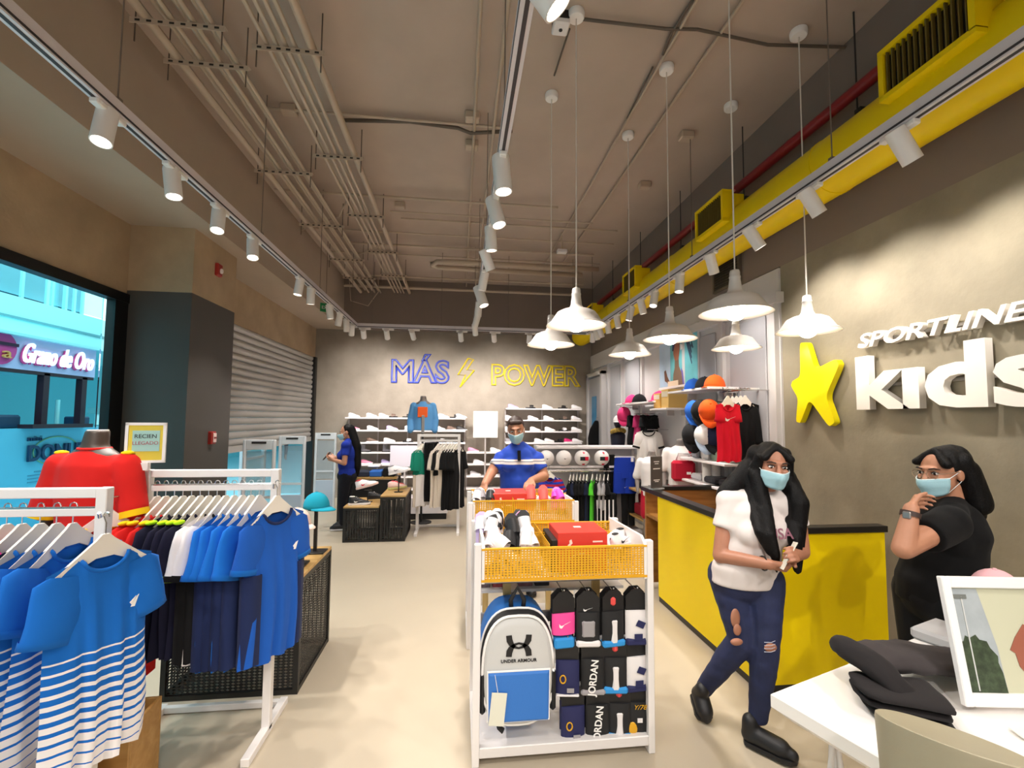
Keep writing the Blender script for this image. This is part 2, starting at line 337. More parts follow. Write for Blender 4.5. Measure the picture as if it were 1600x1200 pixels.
def spot(x,y,aim,label,group,axis='y',power=1.0,ang=92,s=1.0,lit=True):
    """track head: adaptor, stem, tubular body, lens and its lamp"""
    t=thing('spotlight',label,'spotlight',(x,y,ZT-.02),group=group)
    d=(V(aim)-V((x,y,ZT-.15))).normalized()
    (MB().box((0,.02,-.012),(.045,.2,.03),.006) if axis=='y' else MB().box((.02,0,-.012),(.2,.045,.03),.006)).build('adaptor',WHITE2,t)
    piv=V((0,0,-.10)); MB().tube([(0,0,-.02),(0,0,-.085)],.011,8).build('stem',WHITE2,t,smooth=True)
    a=piv-d*.09*s; b=piv+d*.10*s; r=.047*s
    q=V((0,0,1)).rotation_difference(d).to_matrix().to_4x4()
    mb=MB(); mb.m=M.Translation(piv)@q; mb.lathe([(.02*s,-.1*s),(r*.96,-.095*s),(r,-.085*s),(r,.1*s),(r*.88,.1*s),(r*.84,.075*s)],20,cap=False)
    mb.lathe([(.001,-.1*s),(.02*s,-.1*s)],20,cap=False); mb.build('lamp_body',WHITE2,t,smooth=True)
    mb=MB(); mb.m=M.Translation(piv)@q; mb.lathe([(.001,.078*s),(r*.84,.076*s)],20,cap=False); mb.build('lens',LENS,t)
    if lit:
        ld=bpy.data.lights.new('spot_lamp','SPOT'); ld.energy=SPOT_W*power; ld.color=SPOT_COL; ld.spot_size=R(ang); ld.spot_blend=.75; ld.shadow_soft_size=.035
        lo=bpy.data.objects.new('lamp_light',ld); C.objects.link(lo); lo.parent=t; lo.location=piv+d*.115*s; lo.rotation_euler=(-d).to_track_quat('Z','Y').to_euler()
gl='spotlights on the window side track'
for i,(y,aim,pw) in enumerate(((-1.5,(-1.5,0,0),1.2),(.3,(-1.5,1.4,.6),1),(1.4,(-1.6,1.75,.6),.75),(2.44,(-1.72,1.9,.8),.8),(2.99,(-1.35,2.8,.4),1.0),(3.53,(-1.5,2.7,.3),.9),(4.1,(-1.3,3.2,0),.9),(5.25,(-2.2,5.0,0),.8),(5.65,(-2.0,6.2,0),.8),(6.46,(-1.6,7.0,.5),.8),(6.95,(-2.3,7.4,1.2),.6),(7.39,(-1.9,8.4,.5),.8),(7.75,(-2.3,9.3,.8),.8))):
    spot(-1.83,y,aim,'white track spotlight by the window side, %s from the front'%ORD[i],gl,power=pw)
gm='spotlights on the middle track'
for i,(y,aim,pw,s) in enumerate(((-1.2,(.6,.8,0),1.3,1),(.5,(.6,2.3,0),.9,1),(1.40,(1.3,1.5,1.9),.3,1.2),(2.62,(.45,2.5,.7),1.1,1.15),(3.12,(.9,2.7,.5),.9,1.1),(3.6,(.4,3.8,.8),.8,1),(4.1,(1.5,5.0,.3),.8,1),(4.75,(-.3,5.6,.2),.8,1),(5.35,(.9,5.0,1.1),.8,1.3),(6.0,(.1,7.2,.4),.8,1),(6.7,(-.5,7.5,.6),.7,1),(7.4,(.6,9.2,1.0),.7,1))):
    spot(.233,y,aim,'white track spotlight over the middle aisle, %s from the front'%ORD[i],gm,power=pw,s=s)
gr_='spotlights on the track by the yellow duct'
for i,(y,aim,pw) in enumerate(((-.8,(1.6,.9,.7),1.2),(.6,(1.9,1.5,.8),.8),(2.06,(3.0,2.05,2.1),.5),(2.69,(3.0,2.65,2.1),.52),(3.29,(3.0,3.2,2.1),.6),(3.9,(2.95,4.3,1.8),.5),(4.52,(2.1,4.4,1.0),.85),(5.16,(1.7,4.6,.6),.9),(5.53,(2.8,5.7,1.4),.5),(5.93,(1.9,6.2,1.0),.8),(6.44,(2.7,6.6,1.4),.45),(6.88,(2.8,7.2,1.2),.45),(7.27,(2.9,7.4,1.6),.35),(7.5,(2.9,7.7,1.4),.35),(7.71,(2.6,9.0,1.2),.6))):
    spot(2.34,y,aim,'white track spotlight before the yellow duct, %s from the front'%ORD[i],gr_,power=pw,ang=105 if aim[0]==3.0 else 85)
gb='spotlights on the back track'
for i,(x,ax) in enumerate(((-1.70,-1.9),(-1.30,-1.3),(-.85,-.6),(.0,.2),(.6,.9),(1.25,1.4))):
    spot(x,8.06,(ax,9.9,1.6 if i%2 else 2.0),'white track spotlight before the back wall, %s from the window side'%ORD[i],gb,axis='x',power=1.3,ang=90)
# ----------------------------------------------------------------- pendant lamps
BULB=mat('glowing_bulb','fff0da',.3,emit=BULB_E); SHADE=mat('white_enamel','dcd6cf',.4); CORD=mat('white_cord','d9d2c8',.6)
def pendant(x,y,rim,label):
    t=thing('pendant_lamp',label,'pendant lamp',(x,y,ZC),group='white pendant lamps over the counter')
    zr=rim-ZC
    MB().lathe([(.001,-.001),(.06,-.001),(.062,-.012),(.06,-.045),(.054,-.052),(.001,-.053)],20).build('ceiling_rose',WHITE2,t,smooth=True)
    MB().tube([(0,0,-.05),(0,0,zr+.27)],.005,6).build('cord',CORD,t)
    outer=[(.012,.275),(.026,.27),(.03,.255),(.03,.235),(.033,.232),(.033,.222),(.031,.218),(.04,.15),(.052,.125),(.10,.112),(.135,.095),(.16,.06),(.178,.03),(.21,.004),(.213,0)]
    inner=[(.208,0),(.173,.024),(.15,.058),(.12,.088),(.05,.105),(.03,.11)]
    mb=MB(); mb.lathe([(r,z+zr) for r,z in outer+inner],36,cap=False); mb.build('lamp_shade',SHADE,t,smooth='all')
    mb=MB().lathe([(.001,.1+zr),(.022,.1+zr),(.022,.05+zr),(.001,.05+zr)],14); mb.build('socket',WHITE2,t)
    MB().ball((0,0,zr+.015),(.062,.062,.06),20,12).build('bulb',BULB,t,smooth='all')
    return t
for (x,y,lb) in ((2.545,3.0,'nearest the right wall sign'),(1.68,2.55,'largest in view with its ceiling rose out of sight'),(1.70,3.46,'above the counter top'),(.81,3.06,'over the aisle, large and front left'),(.80,3.9,'smallest on the left, behind the large one'),(2.515,3.82,'far right before the white panels'),(1.71,4.36,'farthest, before the poster wall')):
    pendant(x,y,2.36,'white enamel pendant lamp, '+lb)
# smoke detector and boxes
t=thing('smoke_detector','black and white smoke detector on the ceiling by the middle track','smoke detector',atz(876,25,ZC))
MB().box((0,0,-.03),(.11,.11,.06)).build('base',BLACK,t); MB().box((.0,0,-.085),(.12,.12,.05),.01).build('cover',WHITE,t); MB().lathe([(.001,-.116),(.014,-.114),(.014,-.105)],10).build('sensor',BLACK,t)
t=thing('smoke_detector','small pale smoke detector on a drop conduit near the back','smoke detector',aty(878,393,6.9))
MB().box((0,0,0),(.16,.1,.06),.01).build('cover',WHITE,t); MB().tube([(0,0,.03),(0,0,ZC-t.location.z)],.012,6).build('drop_conduit',PIPE,t)
for i,(px,py) in enumerate(((452,172),(625,321),(738,183),(737,227),(1072,213),(1007,290))):
    z=4.66; p=atz(px,py,z); o=MB().box((0,0,0),(.14,.1,.08),.01).build('junction_box',PIPE,loc=p); tag(o,'taupe junction box on the ceiling conduit, %s of six from the front left'%ORD[i],'junction box')
t=thing('fire_alarm','red fire alarm strobe on the plastered column','fire alarm',atx(341,422,-2.69),R(90))
MB().box((0,0,0),(.1,.05,.14),.01).build('housing',mat('alarm_red','a02822',.4),t); MB().ball((.01,-.03,-.01),(.025,.02,.03),10,6).build('strobe',WHITE,t)
t=thing('exit_sign','small green exit sign hanging by the window side track','sign',aty(509,481,7.6),R(35))
MB().box((0,0,0),(.18,.02,.14)).build('panel',mat('exit_green','1f8a52',.4),t); letter('lettering','EXIT',.07,WHITE,t,(0,-.013,-.025),depth=.003); MB().tube([(0,0,.07),(0,0,ZC-t.location.z)],.004,6).build('hanger_rod',PIPED,t)
t=thing('fire_alarm','red fire alarm pull box on the column','fire alarm',atx(330,684,-2.69),R(90))
MB().box((0,0,0),(.09,.06,.14),.008).build('housing',mat('alarm_red','a02822',.4),t); MB().box((.005,-.034,.0),(.06,.01,.1),.003).build('cover',mat('alarm_pale','e6c8c4',.4),t); MB().box((.005,-.041,0),(.045,.006,.02)).build('lever',mat('alarm_dark_red','8a2822',.4),t)
# ================================================================= garments, hangers, caps, shoes
def fab(name,col,var=.0): return mat('fabric_'+name,col,.9,sheen=.03,spec=.25,bump=.08,bscale=400)
def sm01(x): x=max(0,min(1,x)); return x*x*(3-2*x)
def shirt_mb(w=.44,h=.72,neck=.085,dep=.055,sl=.2,sw=.19,slope=.28,dipf=.075,dipb=.018,seed=0,fold=.012,sa=28,sleeves=True,v=False):
    """T-shirt hanging from its shoulders: origin at the base of the neck, front towards -y"""
    rn=random.Random(seed); ns,nt=12,10; mb=MB(); ph=[rn.uniform(0,6.3) for _ in range(4)]
    def zt(x0,dip):
        ax=abs(x0)
        if ax>neck: return -(ax-neck)*slope
        return -dip*((1-ax/neck) if v else math.sqrt(max(0,1-(ax/neck)**2)))
    for side,dip in((-1,dipf),(1,dipb)):
        o=len(mb.v)
        for j in range(nt+1):
            t=j/nt
            for i in range(-ns,ns+1):
                s=i/ns; x0=s*w/2; z0=zt(x0,dip); z=z0+(-h-z0)*t
                te=sm01(t*2.2); inn=.35 if abs(x0)<neck else .12
                d=dep*(inn+(1-inn)*te)*math.sqrt(max(0,1-s*s))
                f=fold*t*(1-s**4)*(math.sin(14*s+ph[0])+.6*math.sin(23*s+ph[1]+2*t))
                xx=x0*(1-.04*math.sin(PI*min(1,t*1.3)))+.01*math.sin(7*t+ph[2])*t
                mb.v.append(V((xx,side*d+f,z+.008*math.sin(9*s+ph[3])*t)))
        n=2*ns+1
        for j in range(nt):
            for i in range(n-1):
                q=(o+j*n+i,o+j*n+i+1,o+(j+1)*n+i+1,o+(j+1)*n+i); mb.f.append(q if side<0 else q[::-1])
    cuffs=[]
    if sleeves:
        for sg in(-1,1):
            a=R(sa); dx=V((sg*math.sin(a),0,-math.cos(a))); px=V((sg*math.cos(a),0,math.sin(a)))
            c0=V((sg*(w/2-.055),0,-(w/2-neck)*slope-.045)); rings=[]
            for k in range(6):
                t=k/5; c=c0+dx*sl*t+V((0,.006*math.sin(5*t+ph[0]),0)); hw=sw/2*(1-.12*t); th=.022+.022*t
                rings.append([c+px*hw*math.cos(2*PI*q/14)+V((0,1,0))*th*math.sin(2*PI*q/14) for q in range(14)])
            rings.insert(0,[c0-dx*.03+px*sw*.3*math.cos(2*PI*q/14)+V((0,1,0))*.012*math.sin(2*PI*q/14) for q in range(14)])
            mb.loft(rings,cap=False)
            r1=rings[-1]; c1=c0+dx*sl
            cuffs.append(MB().loft([[p+(p-c1)*.05-dx*.028 for p in r1],[p+(p-c1)*.06 for p in r1],[p-(p-c1)*.06 for p in r1]],cap=False))
    col=MB(); pts=[]
    for k in range(25):
        an=2*PI*k/24; x=neck*math.cos(an); fr=math.sin(an)<0; z=zt(x*.999,dipf if fr else dipb); d=dep*.35*math.sqrt(max(0,1-(x/(w/2))**2))
        pts.append((x,(-d if fr else d),z))
    col.tube(pts,.0075,6,cap=False)
    return mb,cuffs,col
def shirt(label,m,trim=None,group=None,cat='t-shirt',loc=(0,0,0),rz=0,name='t_shirt',collar=None,extra=None,**k):
    t=thing(name,label,cat,loc,rz,group); b,c,col=shirt_mb(**k)
    b.build('body',m,t,smooth='all'); 
    for q in c: q.build('cuff',trim or m,t,smooth='all')
    col.build('collar',collar or trim or m,t,smooth='all')
    if extra: extra(t)
    return t
def hanger_proto(name,m,w=.38):
    t=thing(name,'x','hanger')
    MB().prism([(-.012,.075),(.012,.075),(.03,.055),(w*.36,-.035),(w/2,-.075),(w/2-.004,-.092),(w*.33,-.062),(.03,-.012),(-.03,-.012),(-w*.33,-.062),(-w/2+.004,-.092),(-w/2,-.075),(-w*.36,-.035),(-.03,.055)],.012,1,-.006).build('shoulder_bar',m,t)
    MB().tube([(0,0,.07),(0,0,.118),(.0,.012,.135)]+[(0,.0+.016*math.cos(a),.142+.016*math.sin(a)) for a in (R(0),R(45),R(90),R(135),R(180))],.0025,6).build('hook',CHROME,t)
    return t
HANG=hanger_proto('clothes_hanger',mat('cream_hanger','efe9df',.4)); HANG.location=(0,0,-50)
HUSED=[False]
def hanger(loc,rz,label,group):
    if not HUSED[0]:
        HUSED[0]=True; h=HANG; h.location=loc; h.rotation_euler=(0,0,rz); h['label']=label; h['group']=group; return h
    return dup(HANG,loc,rz,label,group)
def stripes(name,base,white,z0,period,w0,w1,zspan):
    """printed bands on the lower part of a shirt: local height -> band pattern"""
    m=mat(name,base,.9,sheen=.03,spec=.25); nt=m.node_tree; b=nt.nodes['Principled BSDF']; N=nt.nodes.new; L=nt.links.new
    tc=N('ShaderNodeTexCoord'); sx=N('ShaderNodeSeparateXYZ'); L(tc.outputs['Object'],sx.inputs[0])
    def mth(op,a,bv=None,c=None):
        n=N('ShaderNodeMath'); n.operation=op
        for i,q in enumerate((a,bv,c)):
            if q is None: continue
            if isinstance(q,(int,float)): n.inputs[i].default_value=q
            else: L(q,n.inputs[i])
        return n.outputs[0]
    wob=mth('MULTIPLY',mth('SINE',mth('MULTIPLY',sx.outputs[0],22.0)),.004)
    d=mth('SUBTRACT',z0,mth('ADD',sx.outputs[2],wob)); fr=mth('FRACT',mth('DIVIDE',d,period))
    wd=mth('ADD',w0,mth('MULTIPLY',mth('DIVIDE',d,zspan),w1-w0)); on=mth('MULTIPLY',mth('LESS_THAN',fr,wd),mth('GREATER_THAN',d,0.0))
    mx=N('ShaderNodeMix'); mx.data_type='RGBA'; L(on,mx.inputs[0]); mx.inputs[6].default_value=(*lin(base),1); mx.inputs[7].default_value=(*lin(white),1); L(mx.outputs[2],b.inputs['Base Color'])
    return m
def swoosh_mb(L,h,y=0):
    """curved tick, facing -y, centred"""
    top=[];bot=[]
    for k in range(13):
        t=k/12; x=-L/2+L*t; top.append((x,-h*.1+h*.62*(t**1.5)+h*.45*(max(0,.25-t)*4)**2*0.9)); bot.append((x,-h*.5*math.sin(PI*min(1,t*1.9+.12))*(1-t)**.55+h*.52*t**1.6-.0))
    return MB().prism(top+bot[::-1],.002,1,y)
BLUE=fab('royal_blue','1468c4'); NAVY=fab('navy','14142a'); REDF=fab('red','d0201c'); WHT=fab('white','e8e4e4'); PINK=fab('pink','e8409a'); NEON=fab('neon_yellow','b4e81a'); YELF=fab('yellow','f0c814'); BLKF=fab('black','101012'); NAVYB=fab('dark_blue_panel','1c2850'); GREY=fab('grey','8d8a88')
STRB=stripes('fabric_blue_white_bands','1468c4','ece8e8',-.34,.036,.18,.92,.42)
STRP=stripes('fabric_navy_white_bands','182040','e6e2e4',-.36,.036,.18,.9,.40)
WSM=mat('white_print','f2f0ee',.6); BPR=mat('black_print','141416',.6)
def kappa_mark(t):
    p=MB().prism([(-.012,-.018),(.002,-.02),(.016,.022),(.006,.014)],.002,1,-.062); p.prism([(-.016,.0),(-.008,-.012),(.006,.02)],.002,1,-.062)
    o=p.build('chest_mark',WSM,t); o.location=(.075,-.004,-.2)
# ----------------------------------------------------------------- clothes racks
def rack(label,x0,x1,y,top,foot,loc_sign=None):
    t=thing('clothes_rack',label,'clothes rack',((x0+x1)/2,y,0)); L=(x1-x0); w=.042; f=MB()
    for s in(-1,1):
        MB().box((s*(L/2-w/2),0,top/2+.01),(w,w,top-.02),.003).build('upright',WHITE,t)
        MB().box((s*(L/2-w/2),0,.02),(w,foot,.04),.003).build('foot',WHITE,t)
    MB().box((0,0,top-w/2),(L-2*w,w*.8,w*.95),.003).build('top_beam',WHITE,t)
    MB().box((0,foot/2-.03,.022),(L-2*w,.03,.035),.003).build('floor_beam',WHITE,t)
    MB().box((0,0,top-.10),(L-2*w,.015,.03),.002).build('hanging_bar',WHITE,t); MB().tube([(-L/2+w,0,top-.083),(L/2-w,0,top-.083)],.006,8).build('bar_rod',CHROME,t,smooth=True)
    return t
RK1=(-2.15,-1.425,2.05,1.405); RK2=(-1.69,-.99,2.66,1.41)
rack('white clothes rack at the left edge holding pink and striped shirts',*RK1,.5)
rack('white clothes rack holding red, navy, white and blue shirts',*RK2,.5)
def hang(x,y,z,rz,label,m,trim,gr,short='',**k):
    """one shirt and its hanger on a bar whose rod lies at height z"""
    shirt(label,m,trim,gr,loc=(x,y,z-.135),rz=rz,**k)
    hanger((x,y,z-.135),rz,'white hanger of the '+(short or label),'hangers of '+gr)
zb=RK1[3]-.083
g1='shirts on the left edge rack'
for i,x in enumerate((-1.56,-1.62,-1.68)):
    hang(x,2.05,zb,R(84-3*i),'blue T-shirt with white bands, %s behind the front one'%ORD[i],STRP if i==2 else STRB,BLUE,g1,'%s banded shirt behind the foremost'%ORD[i],seed=11+i,w=.42,h=.80,sl=.2,dep=.03,fold=.009,sa=18,slope=.34,name='striped_t_shirt',collar=BLUE)
for i,x in enumerate((-1.745,-1.80,-1.86,-1.92,-1.975,-2.03)):
    hang(x,2.05,zb,R(82-2*i),'pink T-shirt on the left edge rack, %s from the blue ones'%ORD[i],PINK if i<5 else fab('maroon','4a1226'),PINK,g1,'%s pink shirt from the blue ones'%ORD[i],seed=31+i,w=.42,dep=.03,fold=.009,sa=18,slope=.34,h=.86 if i<2 else .74,sl=.2)
FX,FY=-1.365,1.95
# front faceout of rack 1
hang(FX,FY,1.30,R(65),'blue T-shirt with white bands, foremost and facing the aisle',STRB,BLUE,g1,'foremost banded shirt',seed=3,w=.345,h=.76,sl=.20,sw=.18,sa=12,slope=.38,name='striped_t_shirt',collar=BLUE,extra=kappa_mark,fold=.016,neck=.075,dipf=.06)
MB_=MB().tube([(0,0,0),(.06,-.11,.012),(.065,-.12,.03)],.006,8).build('faceout_arm',CHROME); tag(MB_,'chrome faceout arm on the left edge rack','display arm'); MB_.location=(-1.44,2.045,1.295)
zb=RK2[3]-.083
g2='shirts on the second rack'
sx=[-1.62+.0435*i for i in range(13)]
seq=['r','r','r','n','n','n','n','w','w','b','b','b','b']; cnt={}
nm={'r':'red T-shirt with yellow shoulder trim','n':'navy T-shirt with neon cuffs','w':'white T-shirt with black piping','b':'royal blue T-shirt with dark side panels'}
def side_panel(m,w,h):
    def f(t):
        for sg in(-1,1):
            rings=[]
            for k in range(9):
                z=-.30-(h-.30)*k/8*.985; x=sg*(w/2+.006); rings.append([(x-sg*.07,-.05,z),(x,-.02,z),(x,.02,z),(x-sg*.07,.05,z)])
            MB().loft(rings,cap=False).build('side_panel',m,t,smooth='all')
    return f
def shoulder_dots(m):
    def f(t):
        for sg in(-1,1): o=MB().ball((0,0,0),(.032,.016,.012),10,6).build('shoulder_patch',m,t,smooth='all'); o.location=(sg*.175,-.006,-.03)
    return f
for i,(x,c) in enumerate(zip(sx,seq)):
    cnt[c]=cnt.get(c,0)+1; lab='%s, %s of them on the second rack'%(nm[c],ORD[cnt[c]-1])
    m,tm,ex,h=dict(r=(REDF,REDF,shoulder_dots(YELF),.74),n=(NAVY,NEON,shoulder_dots(NEON),.70),w=(WHT,BLKF,side_panel(BLKF,.42,.72),.72),b=(BLUE,BLUE,side_panel(NAVYB,.42,.76),.76))[c]
    hang(x,2.66,zb,R(76+random.uniform(-4,4)),lab,m,tm,g2,'%s %s shirt on the second rack'%(ORD[cnt[c]-1],nm[c].split()[0]),seed=50+i,w=.42,h=h,sl=.23,sw=.2,sa=17,dep=.03,fold=.009,slope=.36,extra=ex,collar=BLKF if c=='w' else m)
hang(-1.74,2.5,1.29,R(35),'red T-shirt with yellow trim on the left end arm of second rack',REDF,YELF,g2,'red shirt on the left end arm',seed=77,slope=.36,sa=16,w=.42,h=.78,sl=.22,extra=shoulder_dots(YELF))
o=MB().tube([(0,0,0),(-.06,-.17,.0),(-.065,-.18,.02)],.006,8).build('faceout_arm',CHROME,loc=(-1.67,2.66,1.29)); tag(o,'chrome faceout arm on the left end of the second rack','display arm')
hang(-.975,2.585,1.335,R(62),'royal blue T-shirt with white chest mark, front of the second rack',fab('royal_blue_marl','1a55b0'),BLUE,g2,'marked blue shirt on the right end arm',seed=81,w=.37,h=.75,sl=.21,sw=.17,sa=10,slope=.40,extra=lambda t:(kappa_mark(t),side_panel(NAVYB,.355,.75)(t)),collar=NAVYB,v=False,dipf=.07)
o=MB().tube([(0,0,0),(.06,-.15,.0),(.065,-.16,.02)],.006,8).build('faceout_arm',CHROME,loc=(-1.02,2.65,1.33)); tag(o,'chrome faceout arm on the right end of the second rack','display arm')
# sign holder on rack 2
t=thing('sign_holder','white framed price sign on the corner of the second rack','sign',(-1.665,2.62,1.412),R(14))
MB().box((0,0,.02),(.04,.04,.04)).build('clamp',WHITE,t)
fb=MB()
for s in(-1,1): fb.box((s*.083,0,.145),(.014,.014,.21)).box((0,0,.145+s*.1),(.18,.014,.014))
fb.build('frame',WHITE,t); MB().box((0,-.001,.145),(.155,.004,.19)).build('print',mat('print_yellow','d8c23c',.5),t); MB().box((.002,-.004,.155),(.12,.003,.11)).build('print_panel',mat('print_teal','9cc4bc',.5),t)
letter('lettering','RECIEN',.03,BPR,t,(.0,-.0065,.17),depth=.001); letter('lettering','LLEGADO',.026,mat('print_rose','a84a5a',.6),t,(0,-.0065,.135),depth=.001)
# red-shirt mannequin
MANN=mat('taupe_mannequin','43372f',.45)
def smoothed(mb,name,m,parent,vox=.008,it=6,fac=.5,label=None,disp=None):
    """fuse the shapes of mb into one continuous skin"""
    me=bpy.data.meshes.new('tmp'); me.from_pydata([tuple(p) for p in mb.v],[],mb.f); me.update()
    bm=bmesh.new(); bm.from_mesh(me); bmesh.ops.recalc_face_normals(bm,faces=bm.faces); bm.to_mesh(me); bm.free()
    o=bpy.data.objects.new('tmp',me); C.objects.link(o); md=o.modifiers.new('r','REMESH'); md.mode='VOXEL'; md.voxel_size=vox
    if it: s=o.modifiers.new('s','SMOOTH'); s.iterations=it; s.factor=fac
    dg=bpy.context.evaluated_depsgraph_get(); dg.update(); me2=bpy.data.meshes.new_from_object(o.evaluated_get(dg)); bpy.data.objects.remove(o); bpy.data.meshes.remove(me)
    if disp:
        me2.update(); nr=[v.normal.copy() for v in me2.vertices]
        for v,n in zip(me2.vertices,nr): v.co+=n*disp(v.co)
    me2.name=name; return link(name,me2,m,parent,smooth='all',label=label)
def caps(mb,a,b,ra,rb,n=14):
    """tapered limb with rounded ends"""
    a,b=V(a),V(b); d=(b-a); L=d.length; d.normalize(); q=V((0,0,1)).rotation_difference(d).to_matrix().to_4x4(); old=mb.m
    mb.m=(old if old else M.Identity(4))@M.Translation(a)@q
    pr=[(max(.0005,ra*math.sin(t)),-ra*math.cos(t)) for t in (0,PI/8,PI/4,3*PI/8,PI/2)]+[(max(.0005,rb*math.sin(t)),L-rb*math.cos(t)) for t in (PI/2,5*PI/8,3*PI/4,7*PI/8,PI)]
    mb.lathe(pr,n); mb.m=old
def ell(mb,c,r,rot=None,n=18,m=12):
    old=mb.m; mb.m=(old if old else M.Identity(4))@M.Translation(c)@(rot if rot else M.Identity(4)); mb.ball((0,0,0),r,n,m); mb.m=old
def cut(mb,rings,n=18):
    """closed elliptical loft: rings of (centre, rx, ry)"""
    mb.loft([[V(c)+V((rx*math.cos(2*PI*k/n),ry*math.sin(2*PI*k/n),0)) for k in range(n)] for c,rx,ry in rings])
def bust(mb,s=1.0,arms=True):
    cut(mb,[((0,0,0),.15*s,.11*s),((0,0,.12*s),.135*s,.095*s),((0,0,.28*s),.155*s,.1*s),((0,.005*s,.40*s),.165*s,.095*s),((0,.012*s,.46*s),.12*s,.07*s),((0,.012*s,.50*s),.06*s,.052*s),((0,0,.58*s),.05*s,.05*s)])
    if arms:
        for sg in(-1,1): caps(mb,(sg*.165*s,.01,.42*s),(sg*.215*s,.02,.17*s),.048*s,.036*s); caps(mb,(sg*.215*s,.02,.17*s),(sg*.21*s,-.05,-.03*s),.036*s,.026*s)
MX,MY=aty(152,690,2.62).xy
t=thing('mannequin','headless taupe mannequin torso turned to the window','mannequin',(MX,MY,0),R(175))
mb=MB(); mb.m=M.Translation((0,0,1.03)); bust(mb,1.02); smoothed(mb,'torso',MANN,t,.01)
MB().lathe([(.001,.01),(.16,.01),(.16,.0),(.001,0)],24).tube([(0,0,.005),(0,0,1.05)],.016,10).build('stand',BLACK,t)
MB().lathe([(.001,1.625),(.045,1.625),(.045,1.615),(.001,1.615)],16).build('neck_cap',WHITE,t)
t=thing('t_shirt','bright red T-shirt with yellow cuffs worn by the mannequin','t-shirt',(MX,MY,0),R(175))
mb=MB(); mb.m=M.Translation((0,0,1.03))
cut(mb,[((0,0,-.16),.185,.135),((0,0,0),.175,.125),((0,0,.14),.165,.115),((0,0,.30),.18,.12),((0,.005,.41),.178,.108),((0,.012,.47),.12,.075),((0,.012,.495),.07,.06)])
for sg in(-1,1): caps(mb,(sg*.165,.01,.41),(sg*.222,.02,.19),.07,.066)
smoothed(mb,'body',REDF,t,.009,8,disp=lambda c:.004*noise.noise(c*9))
for sg in(-1,1):
    mb=MB(); d=V((sg*.057,.01,-.22)).normalized(); c=V((sg*.2225,.02,1.03+.165)); q=V((0,0,1)).rotation_difference(d).to_matrix().to_4x4(); mb.m=M.Translation(c)@q
    mb.lathe([(.06,-.015),(.069,-.015),(.069,.018),(.06,.018)],20,cap=False); mb.build('cuff',YELF,t,smooth=True)
MB().tube([(.068*math.cos(a),.012+.06*math.sin(a),1.03+.497) for a in [2*PI*k/20 for k in range(21)]],.008,6).build('collar',REDF,t,smooth='all')
for sg in(-1,1): MB().ball((sg*.17,.01,1.03+.475),(.03,.03,.012),10,6).build('shoulder_patch',YELF,t,smooth='all')
# plywood crates under rack 1
PLY=wood('plywood','b98f54','a87c42',.5)
def crate(label,x,y,dx,dy,h,rz=0):
    t=thing('plywood_crate',label,'crate',(x,y,0),rz); th=.015
    MB().box((0,-dy/2+th/2,h/2),(dx,th,h),.002).build('front_panel',PLY,t); MB().box((0,dy/2-th/2,h/2),(dx,th,h),.002).build('back_panel',PLY,t)
    for s in(-1,1): MB().box((s*(dx/2-th/2),0,h/2),(th,dy-2*th,h),.002).build('side_panel',PLY,t)
    MB().box((0,0,.02),(dx-2*th,dy-2*th,.015)).build('bottom_panel',PLY,t)
    MB().box((-.05,-dy/2-.001,h*.62),(.12,.006,.032),.003).build('handle_slot',BLACK,t)
crate('large plywood crate with a dark handle slot under the left edge rack',-1.78,1.9,.62,.42,.40)
crate('smaller plywood crate between the two clothes racks',-1.62,2.28,.46,.24,.36,R(4))
# mesh display table
TW=wood('pale_table_wood','c8a468','b08a50',.45); MESHM=mat('black_mesh','1c1b1a',.5)
def mesh_table(label,x0,x1,y0,y1,h,name='mesh_display_table',front=True,cell=.03):
    t=thing(name,label,'display table',((x0+x1)/2,(y0+y1)/2,0)); L=x1-x0; D=y1-y0; w=.03
    for i in(-1,1):
        for j in(-1,1): MB().box((i*(L/2-w/2),j*(D/2-w/2),h/2-.012),(w,w,h-.025)).build('leg',BLACK,t)
    for z in(.015,h-.04):
        for s in(-1,1):
            MB().box((0,s*(D/2-w/2),z),(L-2*w,w*.9,w)).build('rail',BLACK,t); MB().box((s*(L/2-w/2),0,z),(w*.9,D-2*w,w)).build('rail',BLACK,t)
    MB().box((0,0,h-.0125),(L,D,.025),.003).build('table_top',TW,t)
    for s in(-1,1):
        o=lattice(L-2*w,h-.1,cell,cell*.6,.66).build('mesh_panel',MESHM,t,solid=.002); o.location=(-L/2+w,s*(D/2-.01),.035)
        o=lattice(D-2*w,h-.1,cell,cell*.6,.66).build('mesh_panel',MESHM,t,solid=.002); o.location=(s*(L/2-.01),-D/2+w,.035); o.rotation_euler=(0,0,R(90))
    return t
mesh_table('black mesh display table with pale wooden top carrying caps',-1.75,-.965,2.99,3.66,.71)
